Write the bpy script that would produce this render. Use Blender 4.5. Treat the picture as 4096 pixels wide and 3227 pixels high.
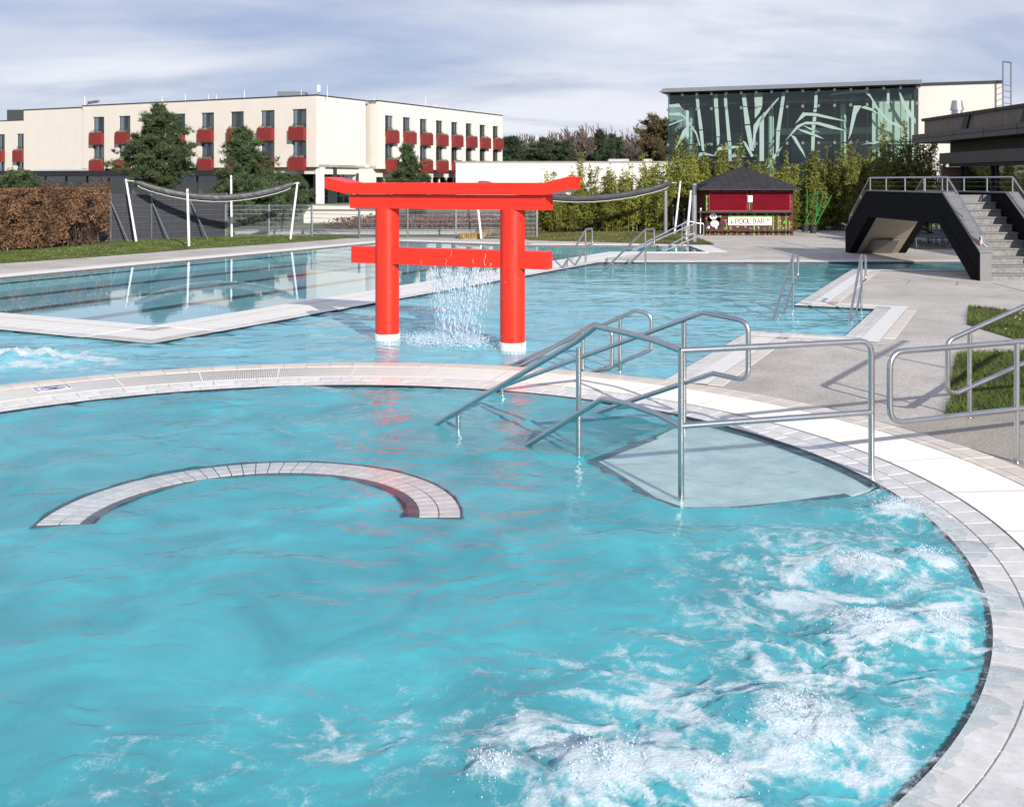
import bpy, bmesh, math, random
import numpy as np
from mathutils import Vector, Matrix
from mathutils.geometry import delaunay_2d_cdt

for o in list(bpy.data.objects):
    bpy.data.objects.remove(o)
scene = bpy.context.scene
col = scene.collection
R = math.radians

# ------------------------------------------------------------------ camera
H, F, HOR, CX = 2.3, 4200.0, 725.0, 2048.0     # eye height, focal length and horizon row in photo pixels (4096 wide)
cam = bpy.data.cameras.new('camera')
cam.sensor_width = 36.0
cam.lens = 36.0 * F / 4096
cam.shift_y = -(3227 / 2 - HOR) / 4096
cam.clip_start, cam.clip_end = 0.1, 6000
cam_o = bpy.data.objects.new('camera', cam)
cam_o.location = (0, 0, H)
cam_o.rotation_euler = (R(90), 0, 0)
col.objects.link(cam_o)
scene.camera = cam_o

# ------------------------------------------------------------------ sky and sun
SUN_EL, SUN_AZ = 23.0, 156.5                    # azimuth clockwise from +Y: behind the camera, to the right
world = bpy.data.worlds.new('World')
scene.world = world
world.use_nodes = True
nt = world.node_tree
nt.nodes.clear()
N = nt.nodes.new
L = nt.links.new
out = N('ShaderNodeOutputWorld')
bg = N('ShaderNodeBackground')
bg.inputs['Strength'].default_value = 0.12
sky = N('ShaderNodeTexSky')
sky.sky_type = 'NISHITA'
sky.sun_disc = False
sky.sun_elevation = R(SUN_EL)
sky.sun_rotation = R(SUN_AZ)
sky.altitude = 300
sky.dust_density = 0.6
sky.ozone_density = 2.0
tc = N('ShaderNodeTexCoord')
sep = N('ShaderNodeSeparateXYZ')
L(tc.outputs['Generated'], sep.inputs[0])
zc = N('ShaderNodeMath'); zc.operation = 'MAXIMUM'; zc.inputs[1].default_value = 0.0
L(sep.outputs['Z'], zc.inputs[0])
za = N('ShaderNodeMath'); za.operation = 'ADD'; za.inputs[1].default_value = 0.22
L(zc.outputs[0], za.inputs[0])
dx = N('ShaderNodeMath'); dx.operation = 'DIVIDE'
dy = N('ShaderNodeMath'); dy.operation = 'DIVIDE'
L(sep.outputs['X'], dx.inputs[0]); L(za.outputs[0], dx.inputs[1])
L(sep.outputs['Y'], dy.inputs[0]); L(za.outputs[0], dy.inputs[1])
cmb = N('ShaderNodeCombineXYZ')
L(dx.outputs[0], cmb.inputs['X']); L(dy.outputs[0], cmb.inputs['Y'])
mp = N('ShaderNodeMapping')
mp.inputs['Rotation'].default_value = (0, 0, R(-14))
mp.inputs['Scale'].default_value = (0.62, 0.85, 1)
mp.inputs['Location'].default_value = (0.55, 0.2, 0)
L(cmb.outputs[0], mp.inputs['Vector'])
n1 = N('ShaderNodeTexNoise'); n1.inputs['Scale'].default_value = 1.0
n1.inputs['Detail'].default_value = 9; n1.inputs['Roughness'].default_value = 0.52; n1.inputs['Distortion'].default_value = 0.5
L(mp.outputs[0], n1.inputs['Vector'])
r1 = N('ShaderNodeValToRGB')
r1.color_ramp.elements[0].position = 0.36; r1.color_ramp.elements[0].color = (0.0, 0.0, 0.0, 1)
r1.color_ramp.elements[1].position = 0.62; r1.color_ramp.elements[1].color = (1, 1, 1, 1)
L(n1.outputs['Fac'], r1.inputs[0])
# darker flat undersides inside the veil
mp2 = N('ShaderNodeMapping')
mp2.inputs['Rotation'].default_value = (0, 0, R(-8))
mp2.inputs['Scale'].default_value = (1.1, 2.4, 1)
mp2.inputs['Location'].default_value = (3.1, 1.7, 0)
L(cmb.outputs[0], mp2.inputs['Vector'])
n2 = N('ShaderNodeTexNoise'); n2.inputs['Scale'].default_value = 1.0
n2.inputs['Detail'].default_value = 7; n2.inputs['Roughness'].default_value = 0.55; n2.inputs['Distortion'].default_value = 0.3
L(mp2.outputs[0], n2.inputs['Vector'])
r2 = N('ShaderNodeValToRGB')
r2.color_ramp.elements[0].position = 0.50; r2.color_ramp.elements[0].color = (5.2, 5.3, 5.7, 1)
r2.color_ramp.elements[1].position = 0.72; r2.color_ramp.elements[1].color = (2.6, 2.9, 3.9, 1)
L(n2.outputs['Fac'], r2.inputs[0])
base = N('ShaderNodeMix'); base.data_type = 'RGBA'
base.inputs['Factor'].default_value = 0.86
base.inputs['B'].default_value = (1.75, 2.15, 3.45, 1)         # thin high haze over the blue
L(sky.outputs[0], base.inputs['A'])
mx = N('ShaderNodeMix'); mx.data_type = 'RGBA'
cf = N('ShaderNodeMath'); cf.operation = 'MULTIPLY'; cf.inputs[1].default_value = 0.9
L(r1.outputs[0], cf.inputs[0])
L(cf.outputs[0], mx.inputs['Factor'])
L(base.outputs['Result'], mx.inputs['A'])
L(r2.outputs[0], mx.inputs['B'])
L(mx.outputs['Result'], bg.inputs['Color'])
L(bg.outputs[0], out.inputs['Surface'])

sun = bpy.data.lights.new('sun', 'SUN')
sun.energy = 4.4
sun.angle = R(0.6)
sun.color = (1.0, 0.945, 0.87)
sun_o = bpy.data.objects.new('sun', sun)
sd = Vector((math.sin(R(SUN_AZ)) * math.cos(R(SUN_EL)), math.cos(R(SUN_AZ)) * math.cos(R(SUN_EL)), math.sin(R(SUN_EL))))
sun_o.rotation_euler = sd.to_track_quat('Z', 'Y').to_euler()
sun_o.location = sd * 50
col.objects.link(sun_o)

vs = scene.view_settings
vs.view_transform = 'Standard'
vs.look = 'None'
vs.exposure = 0.52
vs.gamma = 1
vs.use_curve_mapping = False
scene.cycles.max_bounces = 10
scene.cycles.transparent_max_bounces = 24
scene.cycles.caustics_reflective = False
scene.cycles.caustics_refractive = False
scene.cycles.sample_clamp_indirect = 6

# ------------------------------------------------------------------ helpers
ZM = {'d': (0, 0, 4096 / 2168), 1: (0, 280, .50738), 2: (1000, 280, .50738), 3: (2000, 280, .50738), 4: (2996, 280, .50738),
      5: (0, 900, .64576), 6: (1300, 680, .50738), 7: (2100, 900, .50738), 8: (2996, 900, .58542), 9: (1700, 1150, .87638),
      10: (2750, 640, .25369), 11: (3300, 640, .36716), 12: (2650, 320, .50738), 'n': (0, 0, 1)}
def Z(k, x, y):
    a, b, s = ZM[k]
    return a + x * s, b + y * s
def g(u, v, z=0.0):                    # photo pixel -> point on the level plane z
    Y = (H - z) * F / (v - HOR)
    return Vector(((u - CX) / F * Y, Y, z))
def gz(k, x, y, z=0.0):
    return g(*Z(k, x, y), z)
def pY(u, v, Y):                       # photo pixel -> point on the plane y = Y
    return Vector(((u - CX) / F * Y, Y, H - (v - HOR) / F * Y))
def pV(u, v, A, B):                    # photo pixel -> point on the upright plane through A and B
    t = (u - CX) / F
    dxy = (B[0] - A[0], B[1] - A[1])
    s = (t * A[1] - A[0]) / (dxy[0] - t * dxy[1])
    Y = A[1] + s * dxy[1]
    return Vector((A[0] + s * dxy[0], Y, H - (v - HOR) / F * Y))
def s_on(P, d, u):                     # distance along the line P + s d where it crosses photo column u
    t = (u - CX) / F
    return (t * P[1] - P[0]) / (d[0] - t * d[1])

WO = {}
def link(o, parent=None):
    col.objects.link(o)
    if parent is not None:
        o.parent = parent
    return o
def tag(o, label=None, cat=None, group=None, kind=None):
    if label: o['label'] = label
    if cat: o['category'] = cat
    if group: o['group'] = group
    if kind: o['kind'] = kind
    return o
def thing(name, label, cat, loc=(0, 0, 0), group=None):
    o = bpy.data.objects.new(name, None)
    o.empty_display_size = 0.2
    col.objects.link(o)
    o.location = loc
    WO[o.name] = Vector(loc)
    return tag(o, label, cat, group)
def place(o, parent):                  # mesh modelled in world coordinates under a thing
    link(o, parent)
    if parent is not None:
        o.location = -WO.get(parent.name, Vector((0, 0, 0)))
    WO[o.name] = Vector((0, 0, 0))
    return o
def npmesh(name, V, Fa, mats, smooth=False, mi=None, attr=None):
    me = bpy.data.meshes.new(name)
    V = np.asarray(V, dtype=np.float32).reshape(-1, 3)
    Fa = np.asarray(Fa, dtype=np.int32)
    k = Fa.shape[1]
    me.vertices.add(len(V)); me.vertices.foreach_set('co', V.ravel())
    me.loops.add(Fa.size); me.loops.foreach_set('vertex_index', Fa.ravel())
    me.polygons.add(len(Fa))
    me.polygons.foreach_set('loop_start', np.arange(0, Fa.size, k, dtype=np.int32))
    if mi is not None: me.polygons.foreach_set('material_index', np.asarray(mi, dtype=np.int32))
    me.polygons.foreach_set('use_smooth', np.full(len(Fa), smooth, dtype=bool))
    for m in (mats if isinstance(mats, (list, tuple)) else [mats]):
        me.materials.append(m)
    if attr:
        for an, av in attr.items():
            a = me.attributes.new(an, 'FLOAT', 'POINT')
            a.data.foreach_set('value', np.asarray(av, dtype=np.float32).ravel())
    me.update(calc_edges=True)
    return me

class MB:
    def __init__(s):
        s.v = []; s.f = []; s.m = []; s.mi = 0
    def add(s, vs_, fs_):
        b = len(s.v)
        s.v += [tuple(p) for p in vs_]
        s.f += [tuple(i + b for i in f) for f in fs_]
        s.m += [s.mi] * len(fs_)
        return s
    def box(s, a, b, M=None):
        x0, y0, z0 = a; x1, y1, z1 = b
        P = [(x0, y0, z0), (x1, y0, z0), (x1, y1, z0), (x0, y1, z0), (x0, y0, z1), (x1, y0, z1), (x1, y1, z1), (x0, y1, z1)]
        if M is not None: P = [M @ Vector(p) for p in P]
        return s.add(P, [(3, 2, 1, 0), (4, 5, 6, 7), (0, 1, 5, 4), (1, 2, 6, 5), (2, 3, 7, 6), (3, 0, 4, 7)])
    def obox(s, P, d, n, a0, a1, b0, b1, z0, z1):     # box along horizontal axes d and n from P
        Q = []
        for z in (z0, z1):
            for (a, b) in ((a0, b0), (a1, b0), (a1, b1), (a0, b1)):
                Q.append((P[0] + d[0] * a + n[0] * b, P[1] + d[1] * a + n[1] * b, z))
        return s.add(Q, [(3, 2, 1, 0), (4, 5, 6, 7), (0, 1, 5, 4), (1, 2, 6, 5), (2, 3, 7, 6), (3, 0, 4, 7)])
    def prism(s, poly, off):                            # 3D polygon pushed along off
        n = len(poly); off = Vector(off)
        P = [Vector(p) for p in poly]
        return s.add(P + [p + off for p in P],
                     [tuple(range(n))[::-1], tuple(range(n, 2 * n))] + [(i, (i + 1) % n, n + (i + 1) % n, n + i) for i in range(n)])
    def tube(s, path, r, n=10, cap=True):
        path = [Vector(p) for p in path]
        rr = r if isinstance(r, (list, tuple)) else [r] * len(path)
        T = []
        for i in range(len(path)):
            t = path[min(i + 1, len(path) - 1)] - path[max(i - 1, 0)]
            T.append(t.normalized() if t.length > 1e-9 else Vector((0, 0, 1)))
        u = T[0].orthogonal().normalized()
        V = []
        for i, p in enumerate(path):
            u = (u - T[i] * u.dot(T[i]))
            u = u.normalized() if u.length > 1e-6 else T[i].orthogonal().normalized()
            w = T[i].cross(u)
            for k in range(n):
                a = 2 * math.pi * k / n
                V.append(p + (u * math.cos(a) + w * math.sin(a)) * rr[i])
        Fs = []
        for i in range(len(path) - 1):
            for k in range(n):
                Fs.append((i * n + k, i * n + (k + 1) % n, (i + 1) * n + (k + 1) % n, (i + 1) * n + k))
        if cap:
            Fs.append(tuple(range(n))[::-1]); Fs.append(tuple((len(path) - 1) * n + k for k in range(n)))
        return s.add(V, Fs)
    def cyl(s, p, r, h, n=24, r2=None):
        r2 = r if r2 is None else r2
        return s.tube([p, (p[0], p[1], p[2] + h)], [r, r2], n)
    def build(s, name, mats, parent=None, smooth=False, bevel=0, auto=None, local=False):
        me = bpy.data.meshes.new(name)
        me.from_pydata(s.v, [], s.f)
        ml = mats if isinstance(mats, (list, tuple)) else [mats]
        for m in ml: me.materials.append(m)
        if len(ml) > 1: me.polygons.foreach_set('material_index', s.m)
        if smooth: me.polygons.foreach_set('use_smooth', [True] * len(me.polygons))
        me.update()
        bm = bmesh.new(); bm.from_mesh(me)
        bmesh.ops.recalc_face_normals(bm, faces=bm.faces)
        if bevel:
            bmesh.ops.bevel(bm, geom=[e for e in bm.edges if e.is_manifold and e.calc_face_angle(0) > 0.5], offset=bevel, segments=2, affect='EDGES', profile=0.6)
        if smooth:
            for e in bm.edges:
                if e.calc_face_angle(0) > (auto or 0.7): e.smooth = False
        bm.to_mesh(me); bm.free()
        o = bpy.data.objects.new(name, me)
        if local: return link(o, parent)
        return place(o, parent)

def fillet(pts, rad, n=6):
    """polyline with rounded corners; rad = one radius or {index: radius}"""
    P = [Vector(p) for p in pts]
    o = [P[0]]
    for i in range(1, len(P) - 1):
        r = rad.get(i, 0) if isinstance(rad, dict) else rad
        a, b = P[i - 1] - P[i], P[i + 1] - P[i]
        la, lb = a.length, b.length
        a.normalize(); b.normalize()
        ang = a.angle(b)
        if r <= 0 or ang > 3.1: o.append(P[i]); continue
        t = min(r / math.tan(ang / 2), la * .48, lb * .48)
        for k in range(n + 1):
            q = k / n
            o.append(P[i] + a * t * (1 - q) ** 2 + b * t * q ** 2)
    o.append(P[-1])
    return o

def hash2(ix, iy, seed):
    h = (ix.astype(np.int64) * 374761393 + iy.astype(np.int64) * 668265263 + seed * 1442695041) & 0x7fffffff
    h = ((h ^ (h >> 13)) * 1274126177) & 0x7fffffff
    h = h ^ (h >> 16)
    return (h & 0xffff) / 65535.0
def vnoise(x, y, seed=0):
    ix, iy = np.floor(x), np.floor(y)
    fx, fy = x - ix, y - iy
    fx = fx * fx * fx * (fx * (fx * 6 - 15) + 10); fy = fy * fy * fy * (fy * (fy * 6 - 15) + 10)
    a, b = hash2(ix, iy, seed), hash2(ix + 1, iy, seed)
    c, d = hash2(ix, iy + 1, seed), hash2(ix + 1, iy + 1, seed)
    return (a + (b - a) * fx) * (1 - fy) + (c + (d - c) * fx) * fy
def fbm(x, y, seed=0, oc=4, gain=.5, lac=2.03):
    s = 0; a = 1; t = 0
    for i in range(oc):
        s = s + a * vnoise(x + 17.3 * i, y - 9.1 * i, seed + i); t += a; a *= gain; x = x * lac; y = y * lac
    return s / t
def ridge(x, y, seed=0, oc=4, gain=.5):
    s = 0; a = 1; t = 0
    for i in range(oc):
        n = 1 - np.abs(2 * vnoise(x + 7.7 * i, y + 3.3 * i, seed + i) - 1)
        s = s + a * n * n; t += a; a *= gain; x = x * 2.07; y = y * 2.07
    return s / t
def sst(a, b, x):
    t = np.clip((x - a) / (b - a), 0, 1)
    return t * t * (3 - 2 * t)

# ------------------------------------------------------------------ materials
def schlick(n, l, f0, nrm=None):
    """mirror share of a clear surface, the same from both sides"""
    lw = n('ShaderNodeLayerWeight'); lw.inputs['Blend'].default_value = .5
    if nrm is not None: l(nrm, lw.inputs['Normal'])
    pw = n('ShaderNodeMath'); pw.operation = 'POWER'; pw.inputs[1].default_value = 5
    l(lw.outputs['Facing'], pw.inputs[0])
    ma = n('ShaderNodeMath'); ma.operation = 'MULTIPLY_ADD'; ma.inputs[1].default_value = 1 - f0; ma.inputs[2].default_value = f0
    l(pw.outputs[0], ma.inputs[0])
    return ma
def calm_normal(n, l, keep, nrm=None):
    """normal leaning back to upright: light scattered up out of cloudy water hardly follows the ripples"""
    if nrm is None:
        ge = n('ShaderNodeNewGeometry'); nrm = ge.outputs['Normal']
    sc_ = n('ShaderNodeVectorMath'); sc_.operation = 'SCALE'; sc_.inputs['Scale'].default_value = keep
    l(nrm, sc_.inputs[0])
    ad = n('ShaderNodeVectorMath'); ad.operation = 'ADD'; ad.inputs[1].default_value = (0, 0, 1 - keep)
    l(sc_.outputs[0], ad.inputs[0])
    no = n('ShaderNodeVectorMath'); no.operation = 'NORMALIZE'; l(ad.outputs[0], no.inputs[0])
    return no.outputs[0]
def newmat(name):
    m = bpy.data.materials.new(name); m.use_nodes = True
    t = m.node_tree
    return m, t, t.nodes.new, t.links.new, t.nodes['Principled BSDF']
def rgb(c): return (c[0], c[1], c[2], 1)
def pm(name, c, rough=.6, metal=0, var=.12, sc=3.0, bump=0, bsc=60, spec=.5, c2=None, objvar=0, aniso=0, stretch=None):
    m, t, n, l, b = newmat(name)
    b.inputs['Roughness'].default_value = rough
    b.inputs['Metallic'].default_value = metal
    b.inputs['Specular IOR Level'].default_value = spec
    co = n('ShaderNodeTexCoord')
    vec = co.outputs['Object']
    if stretch:
        mpn = n('ShaderNodeMapping'); mpn.inputs['Scale'].default_value = stretch
        l(vec, mpn.inputs[0]); vec = mpn.outputs[0]
    nz = n('ShaderNodeTexNoise'); nz.inputs['Scale'].default_value = sc; nz.inputs['Detail'].default_value = 6; nz.inputs['Roughness'].default_value = .62
    l(vec, nz.inputs['Vector'])
    rp = n('ShaderNodeValToRGB')
    rp.color_ramp.elements[0].position = .3; rp.color_ramp.elements[1].position = .7
    ca = [x * (1 - var) for x in c]; cb = [min(1, x * (1 + var)) for x in (c2 or c)]
    rp.color_ramp.elements[0].color = rgb(ca); rp.color_ramp.elements[1].color = rgb(cb)
    l(nz.outputs['Fac'], rp.inputs[0])
    res = rp.outputs[0]
    if objvar:
        oi = n('ShaderNodeObjectInfo'); mr = n('ShaderNodeMapRange')
        mr.inputs['To Min'].default_value = 1 - objvar; mr.inputs['To Max'].default_value = 1 + objvar
        l(oi.outputs['Random'], mr.inputs['Value'])
        hs = n('ShaderNodeHueSaturation'); l(mr.outputs[0], hs.inputs['Value']); l(res, hs.inputs['Color']); res = hs.outputs[0]
    l(res, b.inputs['Base Color'])
    if bump:
        nb = n('ShaderNodeTexNoise'); nb.inputs['Scale'].default_value = bsc; nb.inputs['Detail'].default_value = 4
        l(vec, nb.inputs['Vector'])
        bp = n('ShaderNodeBump'); bp.inputs['Strength'].default_value = bump; bp.inputs['Distance'].default_value = .02
        l(nb.outputs['Fac'], bp.inputs['Height']); l(bp.outputs[0], b.inputs['Normal'])
    return m

M = {}
M['red'] = pm('vermilion_paint', (.78, .024, .008), .36, var=.13, sc=2.2, bump=.10, bsc=22, stretch=(1.6, 1.6, .5))
M['steel'] = pm('brushed_steel', (.52, .52, .53), .27, metal=1, var=.10, sc=6, bump=.03, bsc=120, stretch=(1, 1, .15))
M['tile_wet'] = pm('pale_wet_tile', (.66, .64, .605), .25, var=.14, sc=14, bump=.08, bsc=30, objvar=.08)
M['tile_beige'] = pm('beige_tile', (.62, .555, .49), .5, var=.06, sc=8, bump=.1, bsc=90, objvar=.06)
M['grout'] = pm('grey_grout', (.46, .44, .41), .8, var=.1)
M['grate'] = pm('white_grate', (.72, .70, .66), .5, var=.04, sc=6)
M['gutter'] = pm('gutter_shade', (.10, .10, .10), .8)
M['dark_tile'] = pm('black_tile', (.018, .019, .028), .3, var=.3, sc=20)
M['pool_floor'] = pm('turquoise_pool_tile', (.085, .47, .54), .5, var=.14, sc=.8)
M['pool_floor_lap'] = pm('pale_blue_pool_tile', (.40, .66, .74), .5, var=.05, sc=1.2)
M['shallow'] = pm('pale_step_tile', (.70, .735, .70), .5, var=.2, sc=3.5)
M['lane'] = pm('lane_tile', (.02, .022, .026), .5, var=.2)
M['cream'] = pm('cream_render', (.60, .555, .50), .85, var=.035, sc=.7, bump=.05, bsc=30)
M['white_wall'] = pm('white_render', (.64, .61, .56), .85, var=.035, sc=.5, bump=.05, bsc=30)
M['oxred'] = pm('oxide_red_panel', (.185, .018, .016), .5, var=.12, sc=2, objvar=.05)
M['anth'] = pm('anthracite_metal', (.035, .038, .043), .5, var=.15)
M['black'] = pm('black_trim', (.012, .012, .014), .55, var=.2)
M['bridge'] = pm('dark_bridge_render', (.0095, .0092, .0105), .85, var=.12, sc=3, bump=.08, bsc=60, spec=.08)
M['granite'] = pm('grey_granite', (.17, .17, .172), .7, var=.3, sc=60, bump=.08, bsc=90)
M['granite_step'] = pm('grey_granite_step', (.20, .195, .188), .75, var=.35, sc=14, bump=.08, bsc=90)
M['soffit'] = pm('beige_soffit', (.38, .34, .27), .8, var=.12, sc=2, bump=.05)
M['brownpanel'] = pm('brown_cladding', (.15, .11, .085), .55, var=.15, sc=2, objvar=.08)
M['fascia'] = pm('grey_fascia', (.055, .052, .055), .5, var=.15, sc=2)
M['kiosk'] = pm('maroon_board', (.085, .013, .013), .8, var=.25, sc=6, bump=.15, bsc=40)
M['shutter'] = pm('crimson_slat', (.24, .012, .028), .45, var=.1)
M['shingle'] = pm('bitumen_shingle', (.022, .021, .024), .9, var=.3, sc=40, bump=.25, bsc=120, objvar=.22)
M['whitepaint'] = pm('white_paint', (.80, .80, .79), .4, var=.03)
M['pole'] = pm('white_mast_paint', (.74, .74, .76), .35, var=.06, sc=6)
M['galv'] = pm('galvanised_wire', (.17, .19, .215), .45, metal=.6, var=.12, sc=4)
M['bollard'] = pm('grey_column_paint', (.23, .235, .245), .45, metal=.3, var=.08)
M['tarp'] = pm('charcoal_tarpaulin', (.034, .036, .040), .5, var=.15, sc=4, bump=.25, bsc=9)
M['screen'] = pm('dark_privacy_screen', (.040, .040, .050), .9, var=.25, sc=20)
M['heather'] = pm('brown_heather', (.11, .06, .045), .95, var=.4, sc=2, c2=(.15, .075, .055))
M['gravel'] = pm('grey_gravel', (.36, .35, .35), .9, var=.2, sc=12, bump=.3, bsc=60)
M['bark'] = pm('bark', (.085, .06, .042), .95, var=.3, sc=10, bump=.3)
M['bark_pale'] = pm('pale_bark', (.13, .10, .085), .95, var=.25, sc=10)
M['bark_grey'] = pm('grey_brown_bark', (.065, .05, .042), .95, var=.25, sc=10)
M['pine'] = pm('pine_needles', (.028, .050, .018), .8, var=.45, sc=1.2, c2=(.055, .082, .028))
M['pine2'] = pm('dark_conifer_needles', (.02, .036, .018), .8, var=.4, sc=1.0, c2=(.04, .06, .025))
M['hedge'] = pm('dry_beech_leaves', (.085, .044, .022), .8, var=.5, sc=1.4, c2=(.16, .083, .042))
M['twig'] = pm('brown_twig', (.085, .048, .032), .9, var=.3, sc=5)
M['bamboo'] = pm('bamboo_leaves', (.062, .086, .010), .7, var=.45, sc=1.6, c2=(.165, .172, .022), objvar=.3)
M['culm'] = pm('bamboo_culm', (.17, .16, .035), .6, var=.3, sc=4)
M['green_stick'] = pm('green_painted_cane', (.012, .17, .03), .5, var=.15, sc=6)
M['pot'] = pm('dark_plastic_pot', (.02, .022, .027), .6, var=.1)
M['straw'] = pm('dry_straw_grass', (.36, .25, .12), .9, var=.35, sc=4)
M['print_green'] = pm('printed_green', (.16, .38, .06), .7, var=.35, sc=9)
M['print_green2'] = pm('printed_pale_green', (.32, .52, .16), .7, var=.3, sc=9)
M['sign_red'] = pm('crimson_lettering', (.28, .008, .03), .6, var=.05)
M['frost'] = pm('frosted_print', (.30, .41, .375), .6, var=.05, sc=3)
M['curtain'] = pm('pale_curtain', (.50, .54, .51), .9, var=.1, sc=4, stretch=(6, 6, .4))
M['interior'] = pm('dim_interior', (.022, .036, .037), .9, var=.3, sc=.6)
M['column'] = pm('pale_column', (.52, .58, .54), .7, var=.05)
M['lounger'] = pm('dark_lounger_fabric', (.05, .052, .06), .8, var=.2)
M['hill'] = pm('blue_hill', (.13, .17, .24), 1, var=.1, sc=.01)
M['zinc'] = pm('zinc_flue', (.45, .46, .48), .35, metal=.9, var=.1)
M['orange'] = pm('orange_cloth', (.5, .06, .04), .8)

def mat_glass(name, tint, refl=.02, rough=.01, fac=.75, dark=(.01, .02, .022)):
    """window glass: clear tinted part plus mirror part by the Fresnel law"""
    m, t, n, l, b = newmat(name)
    t.nodes.remove(b)
    o = t.nodes['Material Output']
    tr = n('ShaderNodeBsdfTransparent'); tr.inputs[0].default_value = rgb(tint)
    df = n('ShaderNodeBsdfDiffuse'); df.inputs[0].default_value = rgb(dark)
    m1 = n('ShaderNodeMixShader'); m1.inputs[0].default_value = 1 - fac
    l(tr.outputs[0], m1.inputs[1]); l(df.outputs[0], m1.inputs[2])
    gl = n('ShaderNodeBsdfGlossy'); gl.inputs['Roughness'].default_value = rough
    fr = schlick(n, l, .04)
    nz = n('ShaderNodeTexNoise'); nz.inputs['Scale'].default_value = .35
    co = n('ShaderNodeTexCoord'); l(co.outputs['Object'], nz.inputs['Vector'])
    bp = n('ShaderNodeBump'); bp.inputs['Strength'].default_value = .08; bp.inputs['Distance'].default_value = .05
    l(nz.outputs['Fac'], bp.inputs['Height']); l(bp.outputs[0], gl.inputs['Normal'])
    ad = n('ShaderNodeMath'); ad.operation = 'ADD'; ad.inputs[1].default_value = refl
    l(fr.outputs[0], ad.inputs[0])
    m2 = n('ShaderNodeMixShader'); l(ad.outputs[0], m2.inputs[0]); l(m1.outputs[0], m2.inputs[1]); l(gl.outputs[0], m2.inputs[2])
    l(m2.outputs[0], o.inputs['Surface'])
    return m
M['glass'] = mat_glass('green_facade_glass', (.84, .94, .91), .0, fac=.97)
M['glass_dark'] = mat_glass('dark_window_glass', (.62, .70, .69), .10, fac=.88)
M['lens'] = mat_glass('lamp_glass', (.8, .85, .88), .05, fac=.8, dark=(.3, .32, .34))

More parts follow.
